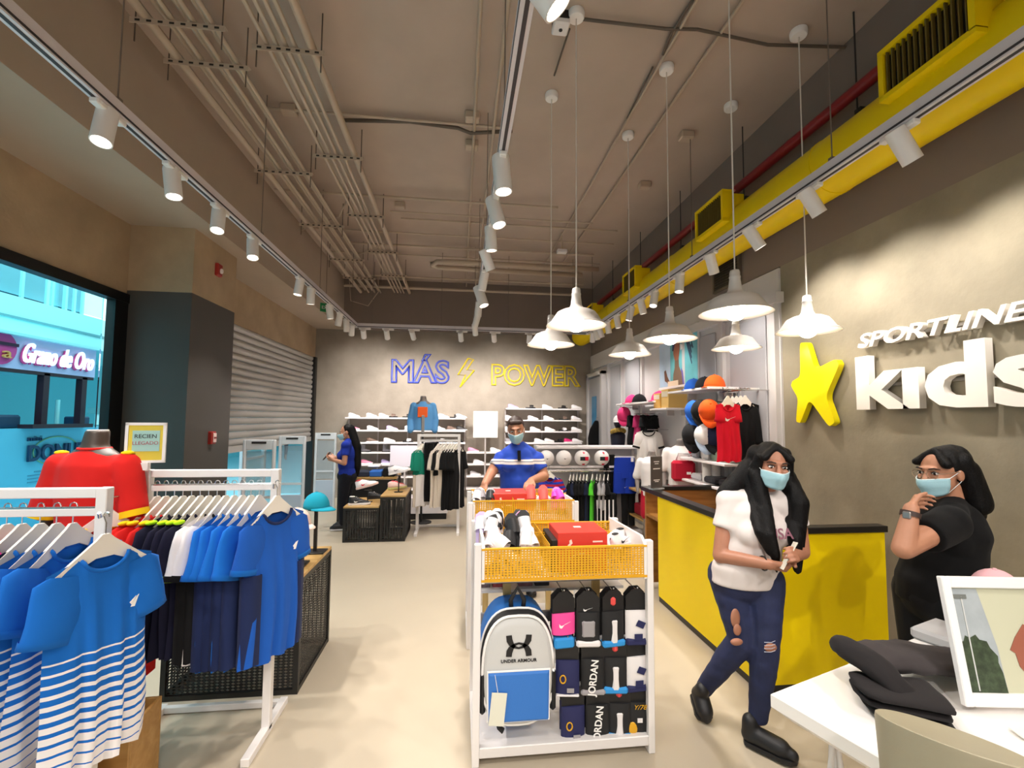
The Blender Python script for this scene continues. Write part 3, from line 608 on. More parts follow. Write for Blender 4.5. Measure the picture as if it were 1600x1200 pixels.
# caps
def cap_thing(label,m,loc,rz=0,group=None,tilt=0,s=1.0,brim=None,stand=0):
    t=thing('baseball_cap',label,'cap',loc,rz,group); mb=MB(); mb.m=M.Rotation(tilt,4,'X')@M.Scale(s,4)
    mb.loft([[(.085*math.cos(PI*i/16*1.0)*math.cos(2*PI*k/20),.1*math.cos(PI*i/16)*math.sin(2*PI*k/20),.115*math.sin(PI*i/16)**.9) for k in range(20)] for i in range(0,8)]); mb.build('crown',m,t,smooth='all')
    mb=MB(); mb.m=M.Rotation(tilt,4,'X')@M.Scale(s,4); a=[];b=[]
    for k in range(13):
        th=R(200+140*k/12); x=.083*math.cos(th); y=.098*math.sin(th); a.append((x,y,.012-.9*x*x)); f=math.sin(PI*k/12); b.append((x*1.02,y-.075*f**.7,.004-1.6*x*x-.008*f))
    vs=a+b; n=13; fs=[(k,k+1,n+k+1,n+k) for k in range(12)]; mb.add(vs,fs); mb.build('brim',brim or m,t,smooth='all',solid=.004)
    mb=MB(); mb.m=M.Rotation(tilt,4,'X')@M.Scale(s,4); mb.ball((0,0,.114),(.009,.009,.006),8,5); mb.build('button',m,t)
    return t
CTEAL=fab('teal','1a9ab4'); CPALE=fab('pale_pink','e8cfc4')
def hat_stand(label,x,y,z0,h,bx=.15):
    t=thing('hat_stand',label,'display stand',(x,y,z0)); MB().box((0,0,.006),(bx,bx*.8,.012),.002).build('base',BLACK,t); MB().box((0,0,h/2),(.022,.022,h)).build('post',BLACK,t); MB().lathe([(.001,h+.012),(.06,h+.008),(.06,h),(.001,h)],16).build('head_plate',BLACK,t)
hat_stand('black hat stand at the back of the mesh table',-1.04,3.5,.71,.31); cap_thing('teal blue cap on the rear hat stand of the mesh table',CTEAL,(-1.04,3.5,1.033),R(60),'caps on the mesh table')
hat_stand('black hat stand at the front of the mesh table',-1.08,3.22,.71,.25); cap_thing('pale pink cap on the front hat stand of the mesh table',CPALE,(-1.08,3.22,.973),R(50),'caps on the mesh table')
# ================================================================= lettering on the walls
def fit(me,wd,ht):
    xs=[v.co.x for v in me.vertices]; zs=[v.co.z for v in me.vertices]; ax=wd/(max(xs)-min(xs)); az=ht/(max(zs)-min(zs)); x0=min(xs); z0=min(zs)
    for v in me.vertices: v.co.x=(v.co.x-x0)*ax; v.co.z=(v.co.z-z0)*az
    return me
LETW=mat('white_letter','f4efe6',.35); STARY=mat('yellow_star','f6e600',.3)
def wall_letters(txt,y0,z0,wd,ht,dep,bold,shear,label,each):
    """raised letters on the right wall, read from far to near; each letter is a part"""
    t=thing('wall_lettering',label,'sign',(XR-.045,y0,z0),R(-90)); 
    full=[text_mesh(txt[:i+1],1,dep,bold,shear,align='LEFT') for i in range(len(txt))]
    tot=fit(full[-1],wd,ht); ref=text_mesh(txt,1,dep,bold,shear,align='LEFT'); xs=[v.co.x for v in ref.vertices]; zs=[v.co.z for v in ref.vertices]; ax=wd/(max(xs)-min(xs)); az=ht/(max(zs)-min(zs))
    pen=0; 
    for i,ch in enumerate(txt):
        me=text_mesh(ch,1,dep,bold,shear,align='LEFT')
        off=max(v.co.x for v in full[i].vertices)-max(v.co.x for v in me.vertices) if i<len(txt)-1 else None
        if off is None:
            me2=text_mesh(txt,1,dep,bold,shear,align='LEFT'); off=max(v.co.x for v in me2.vertices)-max(v.co.x for v in me.vertices)
        for v in me.vertices: v.co.x=(v.co.x+off-min(xs))*ax; v.co.z=(v.co.z-min(zs))*az
        link('letter',me,LETW,t)
    MB().box((wd/2,.012+dep/2,ht*.45),(wd*.9,.02,.02)).build('mounting_rail',mat('rail_grey','8c867e',.6),t)
    return t
wall_letters('SPORTLINE',2.99,2.243,1.03,.105,.04,.022,.28,'small white raised italic word above the big white word on plaster wall',True)
wall_letters('kıds',3.01,1.785,1.13,.395,.05,.03,0,'big white raised lower case word on the plaster wall',True)
def star_pts(outline):
    pts=[];n=len(outline)
    for i in range(n):
        p0,p1,p2=[V(outline[(i+k)%n]) for k in(-1,0,1)]; a=p1+(p0-p1)*.22; b=p1+(p2-p1)*.22
        for k in range(6): t=k/5; pts.append(tuple(a*(1-t)**2+p1*2*t*(1-t)+b*t*t))
    return pts
t=thing('star_sign','yellow raised five pointed star leaning beside the white words','sign',(XR-.05,3.66,1.66),R(-90))
pp=[(0.117,0.721),(0.195,0.713),(0.274,0.474),(0.485,0.532),(0.512,0.483),(0.375,0.245),(0.458,0.035),(0.396,-0.002),(0.203,0.227),(0.096,0.026),(0.045,0.037),(0.076,0.243),(-0.002,0.355),(0.014,0.394),(0.112,0.43)]
MB().prism([(x,z) for x,z in star_pts(pp)],.05,1,-.025).build('star_plate',STARY,t)
MB().box((.2,.03,.3),(.2,.03,.2)).build('mounting_block',mat('rail_grey','8c867e',.6),t)
NB=mat('neon_blue_tube','3a4ab4',.4); NY=mat('neon_yellow_tube','dcc022',.4)
def outline_word(txt,x0,wd,z0,ht,m,label):
    t=thing('wall_lettering',label,'sign',(x0,YB-.02,z0)); me=text_mesh(txt,1,bold=.02,outline=.03,align='LEFT'); fit(me,wd,ht); 
    for v in me.vertices: v.co.y*=.6
    link('outline_tubes',me,m,t,smooth='all')
    return t
outline_word('MÁS',-1.5,1.27,2.46,.66,NB,'blue outlined word with an accent on the back wall')
outline_word('POWER',.69,2.06,2.44,.50,NY,'yellow outlined word on the back wall right of the bolt')
t=thing('wall_lettering','yellow outlined lightning bolt between the two words','sign',(-.05,YB-.02,2.42))
bolt=[(.22,.62),(.0,.25),(.17,.25),(.05,-.02),(.36,.36),(.19,.36),(.34,.60),(.22,.62)]
MB().tube([(x,0,z) for x,z in bolt],.018,6).build('outline_tubes',NY,t)
# ================================================================= centre gondolas
MBX=mat('grey_slat','8f8c8c',.5); DECK=mat('white_deck','dedad8',.35)
def gondola(label,x0,x1,y0,y1,ztop,zb0):
    t=thing('gondola',label,'display stand',((x0+x1)/2,(y0+y1)/2,0)); L=x1-x0; D=y1-y0; w=.035
    for i in(-1,1):
        for j in(-1,1): MB().box((i*(L/2-w/2),j*(D/2-w/2),ztop/2),(w,w,ztop-.001),.003).build('post',WHITE,t)
        h=ztop-zb0; MB().prism([(-D/2,zb0-.02),(D/2,zb0-.02),(D/2,ztop),(-D/2+.05,ztop+.015),(-D/2,ztop-.02)],.014,0,i*(L/2-w-.009)-.007).build('side_plate',WHITE,t)
        for z in(.03,): MB().box((i*(L/2-w/2),0,z),(w,D-2*w,.06),.003).build('foot_bar',WHITE,t)
    MB().box((0,0,.065),(L-2*w,D,.05),.004).build('base_deck',DECK,t)
    MB().box((0,0,zb0-.01),(L-2*w,D-.02,.016)).build('bin_floor',DECK,t)
    for s in(-1,1):
        o=lattice(L-2*w-.032,.145,.0165,.0125,.52).build('basket_front',GOLD,t,solid=.003); o.location=(-L/2+w+.016,s*(D/2-.006),zb0)
        MB().box((0,s*(D/2-.008),zb0-.006),(L-2*w,.018,.012)).box((0,s*(D/2-.008),zb0+.148),(L-2*w,.018,.01)).build('basket_rim',GOLD,t)
    for x in(-.08,):
        o=lattice(D-.06,.16,.018,.014,.6).build('divider',GOLD,t,solid=.003); o.location=(x,-D/2+.03,zb0); o.rotation_euler=(0,0,R(90))
    o=lattice(L-2*w,.16,.018,.014,.6).build('divider',GOLD,t,solid=.003); o.location=(-L/2+w,.0,zb0)
    for z in(.58,.34,.80): MB().box((0,.02,z),(L-2*w,.018,.06),.003).build('cross_slat',MBX,t)
    for x in(-.27,.25): MB().box((x,.03,.47),(.045,.02,.78)).build('strut',mat('pale_gold','bfa46a',.5),t)
    return t
GX0,GX1,GY0,GY1=.085,1.02,2.29,2.85
G1=gondola('white front gondola with a yellow perforated bin, backpack and sock packs',GX0,GX1,GY0,GY1,1.07,.895)
G2=gondola('white second gondola with a yellow bin holding a red box and slippers',.075,.925,3.42,3.98,1.07,.93)
# ball box
BXR=mat('red_carton','d2382c',.45); BXL=mat('carton_pale','ecd8d0',.5); BXD=mat('carton_dark_red','9e241c',.5)
def ball_box(label,x,y,z,w,d,h,rz=0):
    t=thing('ball_box',label,'box',(x,y,z),rz); MB().box((0,0,h/2),(w,d,h),.003).build('carton',BXR,t)
    pts=[(-.01+.085*math.cos(R(a)),h*.05+.085*math.sin(R(a))) for a in range(0,181,10)]
    MB().prism(pts,.004,1,-d/2-.003).build('printed_ball',BXD,t); MB().tube([(p[0],-d/2-.004,p[1]) for p in pts],.0018,5).build('printed_ring',BXL,t)
    MB().box((w*.3,-d/2-.001,h*.76),(w*.2,.002,.008)).build('printed_bar',BXL,t)
    MB().prism([(-.012,-.02),(.0,-.016),(.004,.0),(.014,.01),(.008,.03),(-.004,.024),(-.002,.008),(-.012,.0)],.002,1,-d/2-.002).build('crest_mark',BXL,t).location=(-w*.26,0,h*.68)
    MB().box((.0,0,h),(.04,.03,.003)).build('top_label',BXL,t)
    return t
ball_box('red ball carton with a printed ball, in the front gondola bin',.66,2.48,.897,.27,.24,.205)
MB_=MB().box((0,0,.08),(.035,.26,.17),.003).build('shoe_box',BLACK,loc=(.512,2.5,.897)); tag(MB_,'narrow black carton beside the red ball box','box')
ball_box('red ball carton in the second gondola bin under the worker\'s hand',.40,3.66,.932,.29,.26,.185)
# shoes and slides
def shoe(label,up,sole,acc,loc,rz=0,L=.2,group=None,tilt=0,laces=True,cat='shoe',name='sneaker'):
    t=thing(name,label,cat,loc,rz,group); t.rotation_euler=(0,-tilt,rz)
    hs=[.30,.36,.36,.33,.30,.24,.19,.165,.13,.06]; ws=[.08,.15,.165,.16,.155,.16,.175,.185,.165,.07]; rings=[]
    for k,(h,w_) in enumerate(zip(hs,ws)):
        x=L*(.01+.98*k/9); rings.append([(x,w_*L*math.cos(a)*(1-.25*max(0,math.sin(a))),L*.05+max(0,math.sin(a))*h*L if math.sin(a)>0 else L*.05) for a in [2*PI*q/14 for q in range(14)]])
    MB().loft(rings).build('upper',up,t,smooth='all')
    o=[(.0,.10),(.08,.165),(.3,.165),(.5,.155),(.72,.19),(.9,.165),(1.0,.08),(1.0,-.08),(.9,-.165),(.72,-.19),(.5,-.155),(.3,-.165),(.08,-.165),(0,-.1)]
    MB().loft([[(x*L*1.02-.01*L,y*L*1.04,z+(0 if x<.85 else .02*L)) for x,y in o] for z in(0,.035*L,.085*L)]).build('sole',sole,t)
    if acc:
        for s in(-1,1):
            mb=MB(); mb.m=M.Translation((L*.48,s*L*.165,L*.17))@M.Rotation(PI if s>0 else 0,4,'Z'); q=swoosh_mb(L*.42,L*.14); mb.add(q.v,q.f); mb.build('side_mark',acc,t)
        MB().ball((L*.17,0,L*.385),(L*.14,L*.085,L*.03),12,6).build('lining',acc,t)
    if laces:
        lb=MB()
        for k in range(4): lb.tube([(L*(.36+.07*k),-L*.07,L*(.36-.045*k)),(L*(.36+.07*k),0,L*(.385-.05*k)),(L*(.36+.07*k),L*.07,L*(.36-.045*k))],L*.012,5)
        lb.build('laces',WHT,t,kind='stuff')
    return t
def slide(label,up,sole,loc,rz=0,L=.22,group=None,tilt=0,mark=None,roll=0):
    t=thing('slide_sandal',label,'sandal',loc,rz,group); t.rotation_euler=(roll,-tilt,rz)
    o=[(.0,.06),(.04,.13),(.3,.14),(.5,.15),(.72,.19),(.9,.165),(1.0,.06),(1.0,-.06),(.9,-.165),(.72,-.19),(.5,-.15),(.3,-.14),(.04,-.13),(0,-.06)]
    MB().loft([[(x*L,y*L,z) for x,y in o] for z in(0,.012,.028)]).build('footbed',sole,t,smooth=True)
    r=[[(L*x,L*.185*math.cos(a)*f,.02+L*.27*math.sin(a)*f) for a in [PI*q/10 for q in range(11)]]+[(L*x,L*.165*math.cos(a)*f,.02+L*.25*math.sin(a)*f) for a in [PI*(10-q)/10 for q in range(11)]] for x,f in((.42,1.0),(.6,1.0),(.8,.88))]
    MB().loft(r).build('strap',up,t,smooth=True)
    if mark: o=swoosh_mb(L*.3,L*.11).build('strap_mark',mark,t); o.location=(L*.6,-L*.12,L*.24); o.rotation_euler=(R(-50),0,0)
    return t
SW=mat('shoe_white','ece8ea',.45); SB=mat('shoe_black','17171a',.5); SP=mat('shoe_pink','e88aa8',.5); SG=mat('shoe_grey','8a868c',.5); SBG=mat('shoe_blush','e6c4bc',.5); SLV=mat('shoe_lavender','b6a4d0',.5); SM=mat('shoe_magenta','e02a78',.5); SPC=mat('slipper_coral','e0625c',.6); SMG=mat('slipper_magenta','e040b4',.6)
zf=.897
for i,(x,y,z,rz,tl,u,s_,mk,lb) in enumerate(((.15,2.38,.0,70,35,SW,SW,SB,'white slide sandal with a dark tick, leftmost in the front bin'),(.20,2.42,.02,95,48,SW,SBG,SB,'white slide sandal leaning beside the leftmost in front bin'),(.27,2.40,.0,80,52,SB,SB,WSM,'black slide sandal with a white tick in the front bin'),(.31,2.46,.05,100,58,SB,SB,WSM,'black slide sandal behind the other black one in front bin'),(.36,2.40,.0,75,60,SW,SW,SB,'white slide sandal right of the black ones in front bin'),(.42,2.38,.0,110,42,SW,SW,None,'white slide sandal against the yellow divider'),(.34,2.68,.05,60,40,SP,SLV,None,'pink slide sandal in the rear half of the front bin'),(.42,2.70,.05,110,40,SLV,SB,None,'lavender slide sandal in the rear half of front bin'),(.24,2.70,.04,90,50,SB,SW,None,'black and white slide sandal at the rear left of front bin'),(.17,2.50,.05,60,60,SW,SW,SB,'white slide sandal behind the leftmost pair in front bin'),(.225,2.52,.06,120,55,SB,SW,WSM,'black strapped white slide in the middle of left pile'),(.375,2.52,.05,95,66,SW,SB,SB,'black soled white slide near the yellow divider'),(.30,2.36,.02,140,30,SW,SW,SB,'white slide lying crosswise on the left pile'),(.13,2.58,.04,85,55,SW,SLV,None,'white slide with lavender sole at the left side plate'))):
    slide(lb,u,s_,(x,y,zf+z+.03),R(rz),.21,'slide sandals in the front bin',R(tl),mk)
shoe('white sneaker with a black tick in the right end of front bin',SW,SW,SB,(.84,2.42,zf+.10),R(38),.19,'sneakers in the front bin')
shoe('white sneaker with black lining farthest right in the front bin',SW,SW,SB,(.965,2.56,zf+.10),R(-160),.19,'sneakers in the front bin')
shoe('black and white sneaker lying under the two white ones',SB,SW,None,(.83,2.60,zf+.02),R(15),.19,'sneakers in the front bin')
zf=.932
for i,(x,rz,u,s_,lb) in enumerate(((.13,75,SW,SG,'white slide sandal at the left end of the second bin'),(.19,100,SG,SW,'grey slide sandal at the left of second bin'),(.245,85,SB,SG,'dark slide sandal beside the red carton in second bin'),(.57,90,SPC,SPC,'coral slipper standing upright right of the red carton'),(.665,90,SPC,SPC,'second coral slipper standing upright in the second bin'),(.76,70,SMG,SMG,'magenta slipper in the right part of second bin'),(.82,110,SMG,SP,'pink magenta slipper at the right end of second bin'))):
    slide(lb,u,s_,(x,3.50+.03*(i%2),zf+.05),R(rz),.2,'slippers in the second bin',R(72 if 'upright' in lb else 48))
for i,(x,y,c,lb) in enumerate(((.70,3.72,SW,'white folded pack at the back of second bin'),(.82,3.70,SBG,'blush folded pack at the back right of second bin'))):
    o=MB().box((0,0,.07),(.12,.1,.14),.02).build('folded_pack',c,loc=(x,y,zf)); tag(o,lb,'packet')
# backpack
BK=(.312,2.365,.165)
t=thing('backpack','grey and blue backpack with white piping hanging on front gondola','backpack',BK)
LG=mat('backpack_grey','c4c4c2',.7,bump=.1,bscale=300); BBL=mat('backpack_blue','2f72c4',.6,bump=.1,bscale=200); BBL2=mat('backpack_deep_blue','1864b0',.6); BKB=mat('backpack_black','151517',.6); PIP=mat('backpack_piping','f0eeec',.5)
def bp_out(s=1.0,dz=0,n=40):
    r=[]
    for k in range(n):
        a=2*PI*k/n; c,sn=math.cos(a),math.sin(a); wv=.195 if sn<0 else .195*(1-.10*sn); x=wv*(abs(c)**.62)*(1 if c>0 else -1); z=.285+.285*(abs(sn)**.72)*(1 if sn>0 else -1); x*=(1-.12*max(0,(.12-z)/.12))
        r.append((x*s,.285+(z-.285)*s+dz))
    return r
def bp(rings,nm,m): MB().loft([[(x,y,z) for x,z in bp_out(s,dz)] for y,s,dz in rings]).build(nm,m,t,smooth=True)
bp(((.19,.90,0),(.17,.97,0),(.03,1.0,0),(-.02,.985,0)),'main_compartment',BBL2)
bp(((-.018,.99,-.004),(-.035,.985,-.006),(-.05,.95,-.01)),'front_gusset',BKB)
bp(((-.05,.905,-.012),(-.066,.87,-.014),(-.074,.80,-.016)),'front_panel',LG)
arc=[(x,-.054,z) for x,z in bp_out(.925,-.008) ]
MB().tube(arc+[arc[0]],.0075,6).build('piping',PIP,t,smooth='all')
arc=[(x,-.02,z) for x,z in bp_out(1.0,-.004)]; MB().tube(arc+[arc[0]],.006,6).build('rear_piping',PIP,t,smooth='all')
pk=MB(); pk.loft([[(x,y,z) for x,z in ((-w_,.045+i2),(w_,.045+i2),(w_*1.02,.285-i2),(-w_*1.02,.285-i2))] for y,w_,i2 in((-.06,.15,0),(-.085,.15,0),(-.092,.14,.012))]); pk.build('front_pocket',BBL,t)
MB().tube([(-.152,-.082,.05),(-.155,-.082,.288),(.155,-.082,.288),(.152,-.082,.05),(-.152,-.082,.05)],.006,6).build('pocket_piping',PIP,t)
for s in(-1,1): MB().box((s*.178,-.03,.17),(.03,.07,.2),.012).build('side_pocket',BKB,t)
MB().tube([(-.03,.0,.55),(-.035,-.005,.60),(0,-.01,.665),(.035,-.005,.60),(.03,0,.55)],.012,8,flat=.5).build('top_handle',BKB,t,smooth='all')
MB().tube([(-.1,.0,.02),(-.09,-.03,-.012),(-.07,-.03,-.03)],.014,6,flat=.4).build('strap_end',BKB,t)
def horn(sg):
    pts=[]; o_=[(-.065,.05),(-.062,.022),(-.05,.004),(-.03,-.010),(0,-.016),(.03,-.010),(.05,.004),(.062,.022),(.065,.05)]; i_=[(.036,.052),(.034,.035),(.026,.012),(.014,-.003),(0,-.007),(-.014,-.003),(-.026,.012),(-.034,.035),(-.036,.052)]
    return [(x,z*sg) for x,z in o_+i_]
for sg in(1,-1): MB().prism(horn(sg),.003,1,-.0785).build('logo_mark',BPR,t).location=(0,0,.405)
letter('wordmark','UNDER ARMOUR',.022,BPR,t,(0,-.0765,.325),depth=.002,bold=.02,sx=1.05)
o=MB().box((0,0,0),(.075,.003,.155)).build('price_tag',mat('tag_card','dcdccc',.6),t); o.location=(-.105,-.1,.12); o.rotation_euler=(0,R(6),0)
MB().tube([(-.105,-.1,.195),(-.12,-.095,.28)],.0015,4).build('tag_string',WSM,t)
# hooks and sock packs
def hook(x,z,L=.17):
    o=MB().tube([(0,L,0),(0,.02,0),(0,0,.018)],.0035,6).ball((0,0,.018),.005,8,6).build('peg_hook',CHROME,G1,loc=(x-G1.location.x,GY0+.035-G1.location.y,z))
SOCKC={'p':mat('sock_pink','ee4a9a',.7),'w':mat('sock_white','e4e0e0',.7),'g':mat('sock_grey','9a9698',.7),'n':mat('sock_navy','1c2050',.7),'k':mat('sock_black','18181a',.7),'c':mat('sock_cyan','2a8fd6',.7),'r':mat('tag_coral','e8504c',.5)}
CARD=mat('black_card','131214',.5)
def sock_pack(label,kind,x,z,y,front=True):
    """folded socks under a black header card, hung by a hole"""
    t=thing('sock_pack',label,'socks',(x,y,z),R(random.uniform(-8,8)),'sock packs on the front gondola'); t.scale=(1.2,1.2,1.08); h=.245
    MB().prism([(-.05,-.10),(.05,-.10),(.05,-.02),(.02,.012),(-.02,.012),(-.05,-.02)],.006,1,-.003).build('header_card',CARD,t)
    main={'p':'p','g':'k','c':'k','w':'w','n':'n','j':'k','y':'k'}[kind]
    rings=[]
    for k in range(6):
        z_=-.085-(h-.085)*k/5; d=.012+.008*math.sin(PI*k/5); rings.append([(.052*math.cos(a),d*math.sin(a),z_) for a in [2*PI*q/14 for q in range(14)]])
    if kind=='p': rings=rings[:4]
    MB().loft(rings).build('socks',SOCKC[main],t,smooth=True)
    def block(nm,c,z0,z1,w_=.053,d=.021): MB().box((0,0,(z0+z1)/2),(w_*2,d*2,abs(z1-z0)),.008).build(nm,SOCKC[c],t)
    if kind=='p': block('sock_cuff','c',-.195,-.245,.045); swm(t,.05,.03,-.135,WSM,.022)
    elif kind=='g': block('sock_toe','w',-.215,-.245); block('sock_panel','g',-.12,-.2,.03,.0215); swm(t,.04,.018,-.075,WSM,.005)
    elif kind=='c': block('sock_toe','c',-.218,-.25); block('sock_panel','w',-.12,-.235,.017,.0215); block('tag','r',-.02,-.06,.012,.012)
    elif kind=='w':
        block('sock_toe','n',-.215,-.248)
        for q,(dx,dz) in enumerate(((.01,-.145),(.0,-.205))): o=MB().box((0,0,0),(.036,.002,.03)).build('woven_mark',SOCKC['n'],t); o.location=(dx,-.0225,dz); o.rotation_euler=(0,R(25*(1-q)),0)
    elif kind=='n':
        block('sock_toe','w',-.238,-.247,.05); o=MB().box((0,0,0),(.03,.002,.02)).build('woven_mark',SOCKC['g'],t); o.location=(.012,-.0225,-.215); MB().tube([(.012*math.cos(a)-.02,-.021,.018*math.sin(a)-.165) for a in [2*PI*q/12 for q in range(13)]],.003,5).build('woven_ring',GOLD,t)
    elif kind=='j': o=letter('wordmark','JORDAN',.043,WSM,t,(.012,-.0225,-.165),depth=.001,bold=.02); o.rotation_euler=(0,R(-84),0); block('sock_cuff','g',-.225,-.25)
    elif kind=='y':
        o=letter('wordmark','Y/78',.03,GOLD,t,(0,-.0225,-.11),depth=.001,shear=.3); o=MB().box((0,0,0),(.022,.002,.02)).build('woven_mark',SOCKC['w'],t); o.location=(0,-.0225,-.16); MB().ball((-.03,-.016,-.2),(.022,.006,.03),8,6).build('heel_patch',GOLD,t)
    return t
def swm(t,L,h,z,m,y): o=swoosh_mb(L,h).build('tick_mark',m,t); o.location=(0,-y,z)
XS=((.55,.680,.815,.945),(.57,.705,.825,.945),(.60,.73,.845,.95)); ZS=(.80,.565,.335); KD=('pgcw','njcw','njcy')
kn={'p':'pink sock pack with a white tick','g':'black and grey sock pack','c':'black sock pack with cyan toe','w':'white sock pack with navy marks','n':'navy sock pack with pale emblem','j':'black sock pack with upright white lettering','y':'black sock pack with gold lettering'}
rw=('top','middle','bottom')
for r in range(3):
    for c in range(4):
        x,z,k=XS[r][c]-.02*0,ZS[r],KD[r][c]; x=min(x,.955); hook(x,z); 
        sock_pack('%s on the %s hook row'%(kn[k],rw[r]),k,x,z-.008,GY0+.048)
        sock_pack('sock pack hanging behind the %s on the %s row'%(kn[k].replace(' sock pack','').split(' with')[0]+(' and gold' if k=='y' else ' lettered' if k=='j' else ' cyan' if k=='c' else ''),rw[r]),{'p':'g','g':'c','c':'g','w':'g','n':'n','j':'g','y':'c'}[k],x+.004,z-.008,GY0+.10)
# boxes on the far side of the front gondola
for i,(x,c,lb) in enumerate(((.15,'6e5a5c','camouflage grey carton at the left on rear shelf of front gondola'),(.25,'b04a4a','red carton beside the camouflage one on rear shelf'),(.40,'7a5256','dark rose carton on rear shelf behind the backpack'),(.50,'2a2426','black carton on rear shelf behind the sock packs'))):
    o=MB().box((0,0,.06),(.085,.12,.125),.003).build('carton',mat('carton_%d'%i,c,.6,var=.35,scale=30),loc=(x,2.73,.72)); tag(o,lb,'box')
sh=MB().box((0,0,0),(.86,.2,.016)).build('rear_shelf',DECK,G1,loc=(0,.16,.71))
# ================================================================= yellow counter
CX=1.885; CTOP=1.02
t=thing('service_counter','yellow cash counter with black top in an L around the wall','counter',(CX,0,0))
CB=mat('black_counter_top','171616',.3); WORN=wood('counter_wood','b07a3c','8f5e28',.5)
def cbx(nm,a,b,m,ch=.003): 
    a,b=V(a)-V((CX,0,0)),V(b)-V((CX,0,0)); MB().box((a+b)/2,[abs(q) for q in(b-a)],ch).build(nm,m,t)
cbx('side_panel',(CX,2.72,.05),(CX+.03,4.13,CTOP-.04),YEL2); cbx('end_panel',(CX,2.69,.05),(2.79,2.72,CTOP-.04),YEL2)
cbx('side_kick',(CX+.005,2.72,0),(CX+.04,4.13,.05),CB); cbx('end_kick',(CX+.005,2.70,0),(2.78,2.735,.05),CB)
cbx('side_top',(CX-.015,2.675,CTOP-.04),(CX+.085,4.50,CTOP),CB); cbx('end_top',(CX+.085,2.675,CTOP-.04),(2.80,2.755,CTOP),CB)
cbx('far_panel',(CX+.03,4.47,.05),(2.75,4.50,CTOP-.04),WORN); cbx('far_top',(CX+.085,4.44,CTOP-.04),(2.75,4.54,CTOP),CB)
cbx('worktop',(CX+.03,2.75,.72),(CX+.55,4.47,.75),WORN); cbx('inner_panel',(CX+.50,2.9,.05),(CX+.53,4.45,.72),WORN); cbx('wall_panel',(2.76,2.72,.05),(2.79,2.80,CTOP-.04),YEL2)
t=thing('sign_holder','clear upright holder with a dark printed card on the counter','sign',(1.945,4.28,CTOP),R(20))
MB().box((0,0,.006),(.15,.06,.012)).build('base',mat('clear_acrylic','c8d0d4',.1,alpha=.5),t); MB().box((0,.0,.165),(.15,.006,.31)).build('card',mat('card_dark_grey','55504e',.5),t)
for k,(z,w_) in enumerate(((.27,.07),(.25,.05),(.20,.09),(.09,.08),(.075,.05))): MB().box((0,-.0035,z),(w_,.001,.008)).build('text_line',WSM,t)
t=thing('card_terminal','small black payment terminal on the inner counter worktop','terminal',(2.22,4.2,.75),R(10)); MB().box((0,0,.02),(.09,.16,.04),.01).build('body',BLACK,t); MB().box((0,.03,.042),(.06,.05,.004)).build('screen',mat('terminal_screen','6a7a80',.2),t)
t=thing('monitor','black cash register screen standing on the counter behind the woman','screen',(2.27,3.0,.75),R(165)); MB().box((0,0,.01),(.16,.14,.02),.006).build('base',BLACK,t); MB().box((0,.03,.16),(.03,.03,.30)).build('stem',BLACK,t)
o=MB().box((0,0,.37),(.30,.035,.26),.008).build('screen_case',BLACK,t); MB().box((0,-.019,.37),(.26,.003,.22)).build('screen_glass',mat('dark_glass','0a0c10',.15),t)
# ================================================================= white table at lower right
A=V((1.095,1.51,.75)); ang=math.atan2(.40,1.18)
t=thing('white_table','white table with a chamfered edge on rope-like white legs','table',A,ang); TBL=mat('white_lacquer','f2efec',.25)
TL_,TD=1.45,.82
MB().loft([[(x,y,z) for x,y in ((-i,i),(TL_+i,i),(TL_+i,-TD-i),(-i,-TD-i))] for z,i in((-.085,-.05),(-.045,-.0),(-.004,0),(0,-.004))]).build('table_top',TBL,t)
for x,y in((.16,-.12),(TL_-.15,-.12),(.16,-TD+.12),(TL_-.15,-TD+.12)):
    for dx,dy in((-.06,.03),(.05,.05),(.0,-.06)):
        pts=[(x+dx*.25*(1-k/14)+dx*k/14,y+dy*k/14,-.085-.655*k/14) for k in range(15)]; MB().tube(pts,[.0085+.0018*(k%2) for k in range(15)],8).build('leg_rod',WHITE,t,smooth=True)
T2W=t.matrix_basis.copy()
def on_table(x,y,z=0): p=M.Translation(A)@M.Rotation(ang,4,'Z')@V((x,y,z)); return p
CH=fab('charcoal','3a3536'); CHD=fab('dark_charcoal','242122')
# folded trousers: layered soft folds
def fold_layer(nm,label,pts,w,th,m,seed,rz,loc):
    rn=random.Random(seed); rings=[]
    n=len(pts)
    for k,(x,z) in enumerate(pts):
        nx,nz=(pts[min(k+1,n-1)][0]-pts[max(k-1,0)][0],pts[min(k+1,n-1)][1]-pts[max(k-1,0)][1]); l=math.hypot(nx,nz) or 1; ux,uz=-nz/l,nx/l; r=[]
        for q in range(16):
            a=2*PI*q/16; y=w/2*math.cos(a)*(1+.05*math.sin(5*k+q)); f=th/2*(abs(math.sin(a))**.6)*(1 if math.sin(a)>0 else -1)+.004*math.sin(3*y*20+k); r.append((x+ux*f,y,z+uz*f))
        rings.append(r)
    o=MB().loft(rings).build(nm,m,smooth='all',loc=loc); o.rotation_euler=(0,0,rz); md=o.modifiers.new('s','SUBSURF'); md.levels=1; md.render_levels=1; return tag(o,label,'trousers','folded trousers on the white table')
for i,(z,dy,ln,lb) in enumerate(((.77,0,.0,'charcoal trousers folded flat at the bottom of the pile'),(.80,.01,-.02,'charcoal trousers folded second from the bottom'),(.828,.0,-.03,'charcoal trousers folded third from the bottom'))):
    p=[(.13,0),(.10,.002),(.05,.0),(-.02,.002),(-.09+ln,.003)]; fold_layer('folded_trousers',lb,p,.19,.030,CHD,5+i,R(-22),(1.42,1.36+dy,z))
